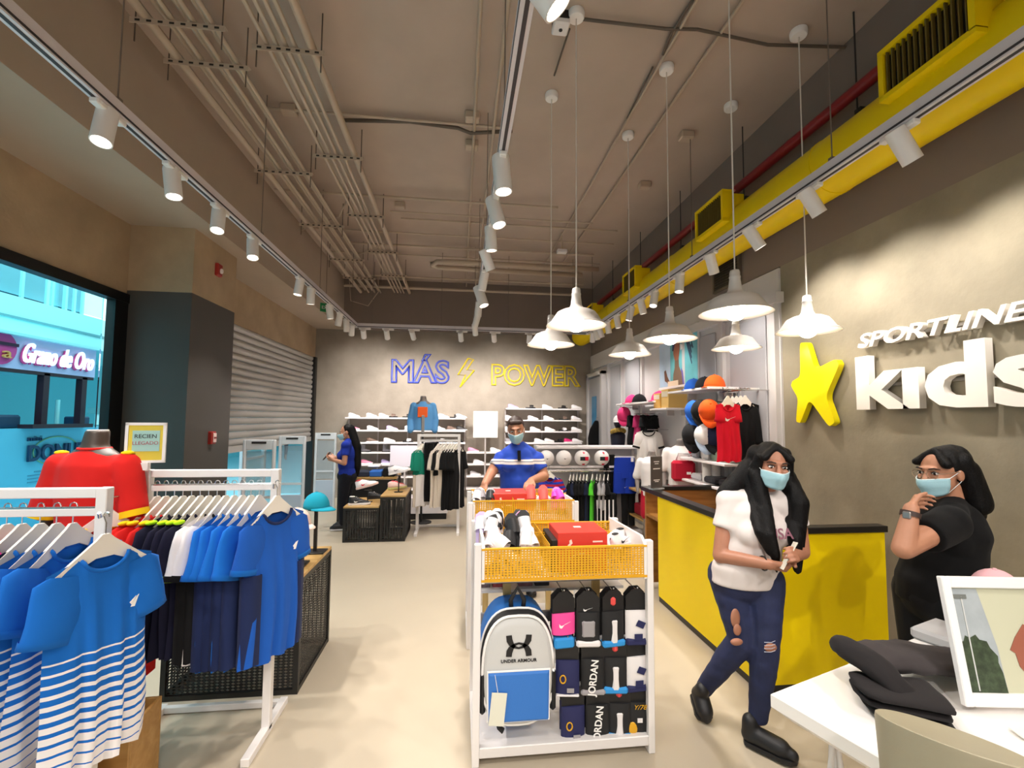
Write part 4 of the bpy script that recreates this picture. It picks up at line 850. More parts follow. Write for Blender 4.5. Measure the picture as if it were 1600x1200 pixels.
def drape(lb,pts,r,m,flat,rn_=3):
    P=[V(p) for p in pts]; o=MB().tube([p-P[0] for p in P],r,14,flat=flat).build('folded_trousers',m,smooth='all',loc=P[0]); md=o.modifiers.new('s','SUBSURF'); md.levels=1; md.render_levels=2
    tx=o.modifiers.new('d','DISPLACE'); tex=bpy.data.textures.new('folds','CLOUDS'); tex.noise_scale=.06; tx.texture=tex; tx.strength=.022; tag(o,lb,'trousers','folded trousers on the white table')
drape('charcoal trousers spread over the pile towards the frame',((1.38,1.46,.868),(1.47,1.48,.872),(1.58,1.50,.855),(1.72,1.52,.83),(1.88,1.55,.80),(2.0,1.57,.785)),[.06,.088,.098,.10,.09,.05],CH,.42)
drape('black bunched trouser leg lying on top at the left end',((1.375,1.55,.895),(1.385,1.50,.90),(1.40,1.43,.885),(1.425,1.36,.85),(1.44,1.32,.80),(1.445,1.30,.78)),[.03,.052,.056,.05,.04,.02],CHD,.72)
o=MB().prism([(-.035,-.02),(.04,-.03),(.05,.02),(-.02,.03)],.002,2,0).build('price_tag',mat('tag_white','e8e6dc',.6)); o.location=on_table(.50,-.47,.01); tag(o,'small pale price tag lying before the folded trousers','tag')
# drum shaped display plinth with a sloping top
DR=mat('taupe_drum','a09880',.5,bump=.03,bscale=200)
DX_,DY_,_z=aty(1486,1141,.95)
t=thing('display_drum','taupe drum with a sloping round top in the near corner','display stand',(DX_,DY_,.751))
n=48; r0=.138; rr=[]
for zc,f,tl in((.0,.94,0),(.10,.955,-.05),(.218,1.0,-.33),(.228,.99,-.33),(.23,.97,-.33),(.229,.93,-.33)): rr.append([(r0*f*math.cos(2*PI*k/n),r0*f*math.sin(2*PI*k/n),zc+tl*r0*f*math.cos(2*PI*k/n-.70)) for k in range(n)])
MB().loft(rr).build('drum',DR,t,smooth=True)
# framed print
FRW=mat('frame_white','ecebea',.35); t=thing('picture_frame','white framed photo print tilted on the white table','frame',aty(1505,1093,1.36),R(-9))
q=atz(1505,1093,.79); t.location=V((q.x,q.y,.77)); W_,H_=.62,.40; t.rotation_euler=(R(-10),0,R(-8))
for nm,c,d in(('frame_side',(.015,0,H_/2),(.03,.022,H_)),('frame_side',(W_-.015,0,H_/2),(.03,.022,H_)),('frame_top',(W_/2,0,H_-.018),(W_-.06,.022,.036)),('frame_bottom',(W_/2,0,.02),(W_-.06,.022,.04))): MB().box(c,d,.003).build(nm,FRW,t)
MB().box((W_/2,.004,H_/2),(W_-.06,.006,H_-.07)).build('print',mat('print_cream','c6c6ac',.4),t)
MB().prism([(.03,.04),(.155,.04),(.15,.18),(.135,.27),(.12,.36),(.03,.36)],.001,1,.0).build('print_sky',mat('print_sky','a8b0b4',.4,var=.15,scale=6),t)
MB().prism([(.031,.04),(.154,.04),(.15,.10),(.142,.13),(.145,.15),(.125,.175),(.118,.195),(.095,.20),(.085,.215),(.065,.205),(.05,.212),(.042,.195),(.031,.19)],.001,1,-.001).build('print_tree',mat('print_tree','3c4a34',.5,var=.5,scale=40),t)
MB().box((.062,-.0015,.19),(.004,.001,.29)).build('print_lamp_post',mat('print_post','c8cac8',.5),t); MB().box((.055,-.0015,.335),(.05,.001,.014)).build('print_lamp_head',mat('print_post_dark','707470',.5),t)
MB().prism([(.19,.17),(.205,.16),(.21,.12),(.225,.10),(.26,.09),(.30,.10),(.30,.24),(.25,.25),(.215,.21)],.001,1,-.001).build('print_hand',mat('print_skin','9c5c48',.5),t)
MB().box((.5,.1,.1),(.03,.2,.02)).build('easel_strut',FRW,t)
o=MB().box((0,0,0),(.22,.3,.05),.012).build('folded_garment',fab('pale_grey','b0b0b2')); o.location=on_table(1.06,-.14,.026); o.rotation_euler=(0,0,ang); tag(o,'pale grey folded garment at the back of the white table','garment')
CAPK=fab('blush_pink','e8b4bc')
hat_stand('slim hat stand behind the picture frame on the white table',*on_table(1.18,-.20).xy,.75,.20,.1); pz=on_table(1.18,-.2,.213); cap_thing('pale pink cap on the stand behind the picture frame',CAPK,pz,R(-80))
# ================================================================= back wall shoe shelves
SHW=mat('shelf_white','efe9ea',.35); SHG=mat('shelf_upright','b8b0ae',.5); BACKP=mat('shelf_back_panel','8f8884',.6)
def shelf_unit(label,x0,x1,zs,y1=9.98,dep=.34,skip=()):
    t=thing('shoe_shelf',label,'shelf',((x0+x1)/2,y1-dep/2,0)); L=x1-x0
    for s in(-1,1): MB().box((s*(L/2-.012),dep/2-.03,max(zs)/2),(.024,.05,max(zs))).build('upright',SHG,t)
    for k in range(1,int(L/.6)): MB().box((-L/2+k*L/int(L/.6),dep/2-.02,max(zs)/2),(.024,.03,max(zs)-.001)).build('upright',SHG,t)
    for z in zs: MB().box((0,0,z-.015),(L,dep,.03),.003).build('shelf_board',SHW,t)
    return t
ZL=(1.71,1.445,1.19,.985,.735,.48,.22); ZR=(1.935,1.685,1.44,1.19,.94)
shelf_unit('long white shoe shelf on the left of the back wall',-2.36,.13,ZL); shelf_unit('short white shoe shelf in the middle of back wall',.16,.98,(.985,.735,.48,.22)); shelf_unit('white shoe shelf on the right of the back wall',1.0,2.68,ZR)
PROTO={}
MT={'white':SW,'black':SB,'pink':SP,'grey':SG,'blush':SBG,'lavender':SLV,'magenta':SM,'brown':mat('shoe_brown','6a5448',.55)}
def tiny(col,kind,label,loc,rz,group):
    k=(col,kind)
    if k not in PROTO:
        if kind=='sneaker': o=shoe(label,MT[col],SW if col!='white' else mat('sole_offwhite','dcd6d2',.5),{'white':None}.get(col,None),loc,rz,.24,group,laces=False)
        elif kind=='boot':
            o=shoe(label,MT[col],SB,None,loc,rz,.22,group,laces=False,name='ankle_boot'); MB().loft([[( .005+.085*(1+.9*math.cos(a))*.6,.042*math.sin(a),z) for a in [2*PI*q/12 for q in range(12)]] for z in(.05,.10,.15)]).build('shaft',MT[col],o,smooth=True)
        else: o=slide(label,MT[col],SB,loc,rz,.22,group)
        PROTO[k]=o; return o
    return dup(PROTO[k],loc,rz,label,group)
def row(unit,shelf,z,xs,y=9.78):
    for i,(px_,c,kd) in enumerate(xs):
        tiny(c,kd,'%s %s, %s from the left, %s of the %s'%(c,{'sneaker':'sneaker','boot':'ankle boot','slide':'sandal'}[kd],ORD[i],shelf,unit),(px_-.11,y,z),R(random.uniform(-12,12)),'shoes on the %s'%unit)
U='left shoe shelf'; S_='sneaker'
row(U,'top board',ZL[0],((-2.22,'white',S_),(-1.85,'white',S_),(-1.60,'blush',S_),(-1.42,'brown','slide'),(-1.10,'black','slide'),(-.35,'white',S_),(-.10,'black','slide'),(.03,'white',S_)))
row(U,'second board',ZL[1],((-2.22,'pink',S_),(-1.83,'white',S_),(-1.43,'lavender',S_),(-1.05,'white',S_),(-.42,'white',S_),(-.16,'brown',S_),(.04,'black',S_)))
row(U,'third board',ZL[2],((-1.83,'brown',S_),(-1.48,'white',S_),(-1.08,'white','slide'),(-.38,'white','slide'),(-.02,'black','slide')))
row(U,'fourth board',ZL[3],((-1.95,'grey','boot'),(-1.5,'grey','boot'),(-.55,'white',S_),(-.1,'blush',S_)))
row(U,'fifth board',ZL[4],((-1.93,'pink',S_),(-1.52,'lavender',S_),(-.5,'white',S_),(-.1,'white',S_)))
row(U,'sixth board',ZL[5],((-2.15,'white',S_),(-.45,'white',S_),(0,'white',S_)))
U='middle shoe shelf'
row(U,'top board',.985,((.30,'pink',S_),(.78,'white',S_))); row(U,'second board',.735,((.42,'white',S_),(.80,'blush',S_))); row(U,'third board',.48,((.35,'white',S_),(.75,'grey',S_)))
U='right shoe shelf'
row(U,'top board',ZR[0],((1.16,'lavender',S_),(1.55,'black','slide'),(1.92,'white',S_),(2.28,'black','slide'),(2.58,'white',S_)))
row(U,'second board',ZR[1],((1.1,'white',S_),(1.6,'white',S_),(1.95,'white',S_),(2.3,'brown','slide'),(2.58,'white',S_)))
row(U,'third board',ZR[2],((1.1,'white',S_),(1.65,'white',S_),(1.98,'white',S_),(2.3,'white','slide'),(2.58,'white',S_)))
row(U,'fourth board',ZR[3],((1.1,'grey',S_),(1.75,'white',S_),(1.98,'white',S_),(2.2,'black','slide'),(2.42,'magenta',S_),(2.6,'white',S_)))
o=MB().box((0,0,.28),(.52,.01,.56)).build('blank_board',mat('blank_white','f6eeee',.4),loc=(.555,9.6,1.30)); tag(o,'blank white square board in front of middle shoe shelf','board'); MB().box((0,.03,-.6),(.03,.03,1.4)).build('board_post',SHG,o)
o=MB().box((0,0,.21),(.60,.01,.44)).build('blank_board',mat('blank_lilac','d2ccd8',.45),loc=(-1.12,9.6,.70)); tag(o,'pale blank board low in front of left shoe shelf','board'); MB().box((0,.03,-.2),(.03,.03,1.0)).build('board_post',SHG,o)
# security gates
GTW=mat('gate_white','cfd6dc',.35); GTB=mat('gate_clear','a8bcc8',.2,alpha=.35)
for i,(x,y,lb) in enumerate(((-2.43,8.6,'farthest pale anti-theft gate beside the back wall'),(-2.45,7.0,'middle pale anti-theft gate in the side entrance'),(-2.43,5.85,'nearest pale anti-theft gate beside the column'))):
    t=thing('security_gate',lb,'gate',(x,y,0))
    for s in(-1,1): MB().box((s*.17,0,.71),(.035,.05,1.42),.008).build('post',GTW,t)
    MB().box((0,0,1.36),(.31,.045,.12),.006).build('head',GTW,t); MB().box((0,-.025,1.385),(.17,.004,.025)).build('indicator_bar',BLACK,t)
    MB().box((0,0,.28),(.31,.045,.56),.006).build('foot_panel',mat('gate_blue_grey','aebccc',.4),t); MB().box((0,0,.93),(.31,.008,.7)).build('clear_panel',GTB,t); MB().box((0,0,.72),(.31,.03,.03)).build('cross_bar',GTW,t)
# dark mesh tables with shoes
mesh_table('lower dark mesh table with wooden top near the back',-1.56,-1.085,6.43,7.15,.485,cell=.035)
mesh_table('higher dark mesh table with wooden top beside the hanging rack',-1.07,-.725,6.43,7.15,.63,cell=.035)
def riser(label,x,y,z0,h): 
    t=thing('shoe_riser',label,'display stand',(x,y,z0)); MB().box((0,0,.004),(.12,.08,.008)).build('base',BLACK,t); MB().box((0,0,h/2),(.015,.015,h)).build('post',BLACK,t); MB().box((0,0,h),(.10,.06,.006)).build('plate',BLACK,t)
riser('black shoe riser on the lower mesh table',-1.30,6.75,.485,.17); shoe('white sneaker with red lining on the riser of lower table',SW,SBG,mat('shoe_red','d02838',.5),(-1.46,6.75,.665),R(6),.31,'sneakers on the mesh tables',R(14))
shoe('black sneaker with white sole lying on the lower mesh table',SB,SW,WSM,(-1.52,6.55,.487),R(5),.29,'sneakers on the mesh tables')
shoe('black sneaker behind the riser on the lower mesh table',SB,SB,None,(-1.35,6.98,.487),R(20),.27,'sneakers on the mesh tables')
riser('tall black shoe riser on the higher mesh table',-.86,6.7,.63,.24); shoe('white running shoe high on the tall riser',SW,SW,SG,(-1.0,6.7,.877),R(3),.31,'sneakers on the mesh tables',R(12))
shoe('pale yellow soled shoe standing on the higher mesh table',SBG,mat('sole_lime','d8d890',.5),None,(-1.05,6.95,.632),R(15),.28,'sneakers on the mesh tables',R(4))
shoe('red shoe behind the pale one on the higher mesh table',mat('shoe_red','d02838',.5),SW,None,(-1.04,7.08,.632),R(40),.27,'sneakers on the mesh tables')
# folded clothes table behind
t=thing('display_table','dark low table with folded clothes before the left shoe shelf','display table',(-1.5,8.0,0)); MB().box((0,0,.70),(.95,.6,.03)).build('table_top',TW,t)
for i in(-1,1):
    for j in(-1,1): MB().box((i*.45,j*.27,.342),(.04,.04,.685)).build('leg',BLACK,t)
MB().box((0,-.28,.5),(.86,.01,.34)).build('front_panel',BLACK,t)
for i,(x,c,h,lb) in enumerate(((-1.82,'c8c4c4',.06,'pale grey folded stack at the left of the back table'),(-1.58,'2a3040',.09,'dark folded stack second on the back table'),(-1.38,'2e62b0',.10,'blue folded stack on the back table'),(-1.16,'141416',.14,'black bunched garment at the right of back table'),(-1.45,'e8e4e2',.14,'white folded top lying over the blue stack'))):
    o=MB().box((0,0,h/2),(.2,.3,h if i<4 else .03),.015).build('folded_garment',fab('stack_%d'%i,c),loc=(x,7.9 if i<4 else 8.08,.716 if i<4 else .80)); tag(o,lb,'garment')
# white rack with black and white clothes
RK3=(-.63,.02,6.95,1.46); rack('white clothes rack with black and white outfits before the back wall',*RK3,.6)
BEI=fab('off_white','d8ccbe'); GRN=fab('green','0f7a64'); zb=RK3[3]-.083; g3='clothes on the back rack'
def long_garment(label,x,m,m2=None,h=.75,w=.36,rz=R(52),seed=1,sl=.24,mk=None):
    def ex(t):
        if m2:
            b,_,_=shirt_mb(w=w*1.02,h=h*.45,sl=sl*1.02,sw=.17,seed=seed,slope=.38,sa=12,dep=.045); 
            for p in b.v: p.y*=1.08
            b.build('upper_panel',m2,t,smooth='all')
    shirt(label,m,m,g3,cat='garment',loc=(x,6.95,zb-.135),rz=rz,w=w,h=h,sl=sl,sw=.16,seed=seed,slope=.38,sa=12,dep=.04,extra=ex,name='long_top'); hanger((x,6.95,zb-.135),rz,'white hanger of the '+label[:60].rsplit(' ',1)[0],'hangers of '+g3)
def trousers(label,loc,m,rz=0,h=.72,w=.2,group=None,cat='trousers',stripe=None):
    t=thing('trousers',label,cat,loc,rz,group)
    for s in(-1,1):
        rings=[]
        for k in range(8): z=-h*k/7; rings.append([(s*w*.24+w*.27*(1-.25*k/7)*math.cos(a),.035*math.sin(a)*(1-.2*k/7)+.006*math.sin(k*1.3),z) for a in [2*PI*q/12 for q in range(12)]])
        MB().loft(rings).build('trouser_leg',m,t,smooth=True)
        if stripe: MB().box((s*w*.5,0,-h*.55),(.006,.02,h*.8)).build('side_stripe',stripe,t)
    MB().box((0,0,-.0),(w,.05,.04),.012).build('waistband',m,t); return t
long_garment('white and green long top at the left end of back rack',-.56,BEI,GRN,.86,seed=3)
long_garment('white top with green sleeves second on the back rack',-.52,WHT,GRN,.84,seed=4)
trousers('black trousers third on the back rack',(-.44,6.95,zb-.06),BLKF,R(50),.86,.22,g3)
trousers('second pair of black trousers on the back rack',(-.39,6.95,zb-.06),BLKF,R(50),.86,.22,g3)
long_garment('off white top with black print on the back rack',-.31,BEI,None,.86,seed=6)
long_garment('black and white printed top on the back rack',-.25,BEI,BLKF,.86,seed=7)
long_garment('off white long top right of the printed one',-.20,BEI,None,.86,seed=8)
for i,x in enumerate((-.14,-.10,-.06,-.02)): long_garment('black long outfit %s from the right upright of the back rack'%ORD[3-i],x,BLKF,None,.90,seed=20+i,w=.36)
o=MB().box((0,0,.13),(.75,.4,.26),.004).build('display_plinth',SHW,loc=(-.55,7.95,.10)); tag(o,'low white plinth behind the back rack','plinth'); MB().box((0,0,-.05),(.7,.36,.1)).build('plinth_base',BLACK,o)
# small mannequin with blue jacket on a tall plinth
t=thing('mannequin','child mannequin torso on a tall post before the shoe shelf','mannequin',(-.60,7.55,0)); mb=MB(); mb.m=M.Translation((0,0,1.52)); bust(mb,.95); smoothed(mb,'torso',mat('mannequin_grey','7c7470',.5),t,.012)
MB().lathe([(.001,.015),(.17,.012),(.17,.0),(.001,0)],20).tube([(0,0,.01),(0,0,1.56)],.018,8).build('stand',BLACK,t)
t=thing('jacket','light blue jacket with an orange chest block on the child mannequin','jacket',(-.60,7.55,0)); mb=MB(); mb.m=M.Translation((0,0,1.52)); LB=fab('light_blue','5a94c8')
cut(mb,[((0,0,-.02),.165,.125),((0,0,.14),.155,.11),((0,0,.28),.168,.11),((0,.005,.37),.17,.1),((0,.01,.43),.11,.07),((0,.01,.46),.07,.06)])
for sg in(-1,1): caps(mb,(sg*.155,.01,.385),(sg*.205,.02,.16),.06,.055); caps(mb,(sg*.205,.02,.16),(sg*.20,-.05,-.02),.055,.05)
smoothed(mb,'body',LB,t,.011,6); o=MB().box((0,0,0),(.16,.02,.17),.008).build('chest_block',fab('orange','e8622c'),t); o.location=(0,-.108,1.80); o=MB().box((0,0,0),(.05,.02,.3),.008).build('zip_panel',GREY,t); o.location=(.01,-.118,1.60)
# ================================================================= ball display and right-hand clothes
t=thing('display_unit','white display unit with four balls on top and clothes hanging below','display stand',(1.9,6.62,0)); L=1.56
MB().box((0,.1,.66),(L,.04,1.28)).build('back_panel',PANW,t); MB().box((0,-.02,1.29),(L,.28,.04),.005).build('top_board',SHW,t)
MB().box((0,-.08,1.005),(L,.14,.03),.004).build('ball_ledge',SHW,t); MB().box((0,.0,.07),(L,.5,.06),.005).build('base_deck',SHW,t)
for s in(-1,1): MB().box((s*(L/2-.02),.08,.65),(.04,.06,1.3)).build('upright',WHITE,t)
MB().tube([(-L/2,-.16,.945),(.40,-.16,.945)],.014,8).build('hanging_rail',CHROME,t); MB().box((-L*.25,-.1,.96),(L*.7,.14,.02)).build('rail_cover',SHW,t)
BALL=mat('ball_white','ece6e4',.35)
for i,(x,k,lb) in enumerate(((1.265,0,'white ball with a black tick, leftmost on the ledge'),(1.525,0,'plain white ball with a small black tick, second on the ledge'),(1.80,1,'white ball with black and red block, third on the ledge'),(2.095,1,'white ball with black and red block, rightmost on the ledge'))):
    t=thing('football',lb,'ball',(x,6.47,1.137),group='balls on the display ledge'); MB().ball((0,0,0),.113,24,16).build('shell',BALL,t,smooth='all')
    def patch(nm,m,u0,u1,v0,v1,r=.1145):
        n=6; vs=[];fs=[]
        for a in range(n+1):
            for b_ in range(n+1):
                x_=u0+(u1-u0)*a/n; z_=v0+(v1-v0)*b_/n; vs.append((x_,-math.sqrt(max(1e-5,r*r-x_*x_-z_*z_)),z_))
        for a in range(n):
            for b_ in range(n): fs.append((a*(n+1)+b_,(a+1)*(n+1)+b_,(a+1)*(n+1)+b_+1,a*(n+1)+b_+1))
        MB().add(vs,fs).build(nm,m,t,smooth='all')
    if k: patch('black_patch',BPR,-.055,.015,-.03,.025); patch('red_patch',mat('ball_red','d81e3e',.4),.015,.07,-.03,.025); patch('red_patch',mat('ball_red','d81e3e',.4),-.012,.018,.065,.095); patch('red_patch',mat('ball_red','d81e3e',.4),-.02,.02,-.1,-.075)
    else: o=swoosh_mb(.06,.028).build('tick_mark',BPR,t); o.location=(.012,-.1145,.0)
g4='clothes hanging under the balls'; zb=.945+.014
GRE=fab('neon_green','5ee038'); DKB=fab('deep_navy','18203a'); LGR=fab('light_grey','b4b2b4')
for i,(x,m,h,lb) in enumerate(((1.62,BLKF,.66,'black top first on the rail under the balls'),(1.67,DKB,.66,'dark navy top second on the rail under balls'),(1.72,BLKF,.70,'black top third on the rail under the balls'),(1.77,BLKF,.72,'black top fourth on the rail under the balls'),(1.82,BLKF,.70,'black top left of the navy one under the balls'),(1.87,DKB,.66,'dark navy top left of the neon green shirt'),(1.95,GRE,.72,'neon green T-shirt on the rail under the balls'),(2.02,BLKF,.62,'black top right of the neon green shirt'),(2.07,LGR,.40,'light grey T-shirt right of the neon green one'),(2.13,LGR,.42,'second light grey T-shirt under the balls'),(2.19,BLKF,.50,'black top at the right end of the rail'))):
    shirt(lb,m,m,g4,loc=(x,6.45,zb-.135),rz=R(62),w=.30,h=h,sl=.15,sw=.14,slope=.36,sa=12,dep=.03,seed=200+i,fold=.008); hanger((x,6.45,zb-.135),R(62),'white hanger of the '+lb,'hangers under the balls').scale=(.75,1,1)
for i,x in enumerate((2.02,2.08,2.14,2.20,2.26)): 
    trousers('dark trousers with white side stripe, %s from left, below grey shirts'%ORD[i],(x,6.40,.62),BLKF,R(60),.48,.16,'striped trousers under the balls',stripe=WHT)
shirt('red and blue striped jersey on a hanger at the left of ball unit',stripes('jersey_stripes','2038a0','a01c34',.2,.06,.5,.5,1.0),fab('jersey_blue','2038a0'),g4,loc=(1.22,6.05,.92),rz=R(10),w=.36,h=.42,sl=.16,sw=.15,slope=.36,sa=30,seed=5); hanger((1.22,6.05,.92),R(10),'white hanger of the red and blue striped jersey','hangers under the balls')
o=MB().tube([(0,.55,0),(0,0,0),(0,-.01,.02)],.007,6).build('faceout_arm',CHROME,loc=(1.22,6.05,.935)); tag(o,'chrome arm carrying the striped jersey','display arm')
t=thing('shorts','royal blue sport shorts hanging high at the right of the balls','shorts',(2.42,6.40,1.15)); RB=fab('shorts_blue','1838a8')
MB().loft([[(w_*math.cos(a),.04*math.sin(a),z) for a in [2*PI*q/16 for q in range(16)]] for z,w_ in((0,.15),(-.2,.165),(-.3,.17))]).build('seat',RB,t,smooth=True)
for s in(-1,1): MB().loft([[(s*.085+w_*math.cos(a),.042*math.sin(a)+.005*math.sin(5*a),z) for a in [2*PI*q/14 for q in range(14)]] for z,w_ in((-.22,.082),(-.4,.09),(-.52,.095))]).build('short_leg',RB,t,smooth=True)
swm(t,.04,.02,-.43,WSM,.045); MB().box((.1,-.045,-.03),(.04,.003,.06)).build('price_tag',WSM,t); MB().box((0,0,.005),(.3,.03,.02)).build('clip_hanger',WHITE,t)
trousers('black trousers hanging beside the blue shorts',(2.22,6.5,1.16),BLKF,R(20),.55,.2); trousers('black trousers with a white tag below the shorts',(2.48,6.42,.62),BLKF,R(0),.46,.22)
shirt('dark red top hanging at the right edge behind the shorts',fab('dark_red','8c1828'),None,loc=(2.78,6.5,.98),rz=R(30),w=.3,h=.6,sl=.2,sw=.14,slope=.36,sa=10,seed=9)
# ================================================================= right wall clothing display
t=thing('display_table','wooden shelf table behind the counter end by the right wall','display table',(2.72,6.15,0))
MB().box((0,0,.71),(.5,.9,.03),.003).build('table_top',TW,t); MB().box((0,0,.33),(.46,.86,.025),.003).build('lower_shelf',TW,t)
for i in(-1,1):
    for j in(-1,1): MB().box((i*.23,j*.43,.348),(.03,.03,.695)).build('leg',BLACK,t)
for i,(y,c,lb) in enumerate(((5.95,'2030a0','blue folded clothes on the lower shelf of wooden table'),(6.25,'a01c2c','dark red folded clothes on the lower shelf'))):
    o=MB().box((0,0,.08),(.3,.26,.16),.02).build('folded_garment',fab('lower_%d'%i,c),loc=(2.70,y,.3435)); tag(o,lb,'garment')
for i,(y,c,lb) in enumerate(((6.0,'d8d4d4','pale folded shirts stacked on the wooden table'),(6.32,'2a2a2e','black folded shirts stacked on the wooden table'))):
    o=MB().box((0,0,.05),(.32,.28,.1),.02).build('folded_garment',fab('upper_%d'%i,c),loc=(2.72,y,.726)); tag(o,lb,'garment')
# poster light box
t=thing('poster','large sports poster of a person in a cap in soft blue green tones','poster',(2.945,5.78,2.16),R(-90)); W_,H_=1.06,.76
MB().box((0,.01,H_/2),(W_+.03,.03,H_+.03),.004).build('poster_frame',PANW,t); MB().box((0,-.007,H_/2),(W_,.004,H_)).build('print',mat('poster_teal','6cc0cc',.4,var=.25,scale=1.6),t)
MB().box((-W_/2+.17,-.010,H_/2),(.34,.002,H_)).build('print_sky',mat('poster_pale','b8d0e8',.4,var=.1,scale=3),t)
MB().prism([(-.12,.0),(.16,0),(.13,.18),(.06,.27),(.05,.42),(-.05,.42),(-.06,.26),(-.1,.18)],.002,1,-.012).build('print_jacket',mat('poster_brown','7a6250',.5),t)
MB().prism([(-.05,.36),(-.09,.46),(-.09,.56),(-.03,.63),(.06,.63),(.09,.56),(.08,.47),(.05,.36)],.002,1,-.014).build('print_face',mat('poster_skin','9c6048',.5),t)
MB().prism([(-.12,.5),(-.11,.6),(-.05,.69),(.05,.70),(.11,.64),(.10,.57),(.02,.60),(-.05,.58),(-.08,.5)],.002,1,-.016).build('print_cap',mat('poster_navy','28305c',.5),t)
MB().prism([(.1,.57),(.17,.55),(.17,.5),(.12,.48)],.002,1,-.016).build('print_mask',mat('poster_white','ece8e6',.5),t)
MB().prism([(-.36,.10),(-.30,.08),(-.2,.0),(-.14,.0),(-.28,.16),(-.33,.26),(-.38,.24)],.002,1,-.012).build('print_arm',mat('poster_skin_dark','6e4636',.5),t)
for k in range(5): MB().prism([(.22+.05*k,.66-.05*k),(.24+.05*k,.67-.05*k),(.40,.28+.07*k),(.39,.26+.07*k)],.002,1,-.0115).build('print_stripe',mat('poster_navy','28305c',.5),t)
MB().prism([(.1,.0),(.2,.0),(.16,.2),(.12,.24)],.002,1,-.011).build('print_sleeve',mat('poster_violet','6a5ab0',.5),t)
MB().box((-.1,-.02,.05),(.3,.004,.07)).build('print_label',mat('poster_cream','f0dcc0',.5),t); MB().box((0,-.018,.0),(W_,.012,.03)).build('poster_ledge',SHW,t)
# wall shelves, boxes, caps
def wall_shelf(label,y0,y1,z,dep=.34):
    t=thing('wall_shelf',label,'shelf',(XR-.045-dep/2,(y0+y1)/2,z)); MB().box((0,0,-.0125),(dep,y1-y0,.025),.003).build('shelf_board',SHW,t)
    for s in(-1,1): MB().box((dep/2-.06,s*(y1-y0)*.4,-.06),(.1,.015,.07)).build('bracket',SHG,t)
wall_shelf('high white wall shelf with caps before the panelled wall',4.45,5.4,2.06); wall_shelf('white wall shelf with pink caps at the far end',5.85,7.3,1.965); wall_shelf('white wall shelf behind the red T-shirt',4.2,5.1,1.27); wall_shelf('lower white wall shelf behind the red T-shirt',4.2,5.1,1.02); wall_shelf('white wall shelf with cream cartons',5.45,5.95,1.86)
CO=fab('cap_orange','e85a1c'); CBl=fab('cap_blue','2a66c8'); CK=fab('cap_black','1a1a1c'); CP=fab('cap_pink','e63a78'); CW=fab('cap_white','e6e4e4')
for (x,y,z,m,lb) in ((2.78,4.62,2.062,CO,'orange cap on the high wall shelf'),(2.80,4.85,2.062,CK,'black cap on the high wall shelf'),(2.80,5.1,2.062,CBl,'blue cap on the high wall shelf'),(2.78,7.0,1.967,CP,'pink cap at the far left of pink cap shelf'),(2.80,6.75,1.967,CK,'black cap beside the far left pink cap'),(2.78,6.0,1.967,CP,'bright pink cap at the near end of pink cap shelf')):
    cap_thing(lb,m,(x,y,z),R(-60),'caps on the wall shelves',s=1.25)
def cap_arm(label,x,y,z): 
    o=MB().tube([(.32,0,0),(0,0,0),(-.01,0,.02)],.006,6).build('cap_arm',CHROME,loc=(x,y,z)); tag(o,label,'display arm')
for i,(y,m,lb) in enumerate(((4.86,CBl,'blue cap hanging below the high shelf'),(4.72,CK,'black cap hanging below the high shelf'),(4.56,CO,'orange cap hanging below the high shelf'))):
    cap_arm('chrome arm holding the '+lb.split(' hanging')[0],2.64,y,1.905); cap_thing(lb,m,(2.67,y,1.80),R(-20),'caps hanging by the red T-shirt',tilt=R(55),s=1.25)
cap_arm('chrome arm holding a low pink cap',2.64,7.1,1.90); cap_thing('pink cap hanging under the far pink cap shelf',CP,(2.68,7.1,1.78),R(-20),tilt=R(55),s=1.3)
for i,(y,h,c,lb) in enumerate(((5.82,.20,'dca850','cream carton with golden front on the carton shelf'),(5.58,.24,'e8c070','second cream carton nearer on the carton shelf'))):
    o=MB().box((0,0,h/2),(.26,.2,h),.004).build('carton',mat('cream_carton_%d'%i,c,.5),loc=(2.79,y,1.862)); tag(o,lb,'box'); MB().box((-.131,0,h*.75),(.004,.17,h*.3)).build('carton_band',mat('carton_white','e8dcc4',.5),o)
for i in range(4): 
    o=MB().box((0,0,.05),(.22,.15,.1),.02).build('folded_garment',fab('fold_%d'%i,('cfcfc4','7c8a78','d8d4d0','8a8a90')[i]),loc=(2.8,4.32+.2*i,1.272)); tag(o,'folded %s shirt, %s from the near end, behind the red T-shirt'%(('cream','green grey','white','grey')[i],ORD[i]),'garment','folded shirts on the wall shelf')
for i in range(3):
    o=MB().box((0,0,.035),(.22,.2,.07),.02).build('folded_garment',fab('fold_l%d'%i,('24242a','3a3a40','c8c8cc')[i]),loc=(2.8,4.35+.28*i,1.022)); tag(o,'folded %s garment, %s on the lower wall shelf'%(('black','charcoal','pale grey')[i],ORD[i]),'garment','folded garments on the lower wall shelf')
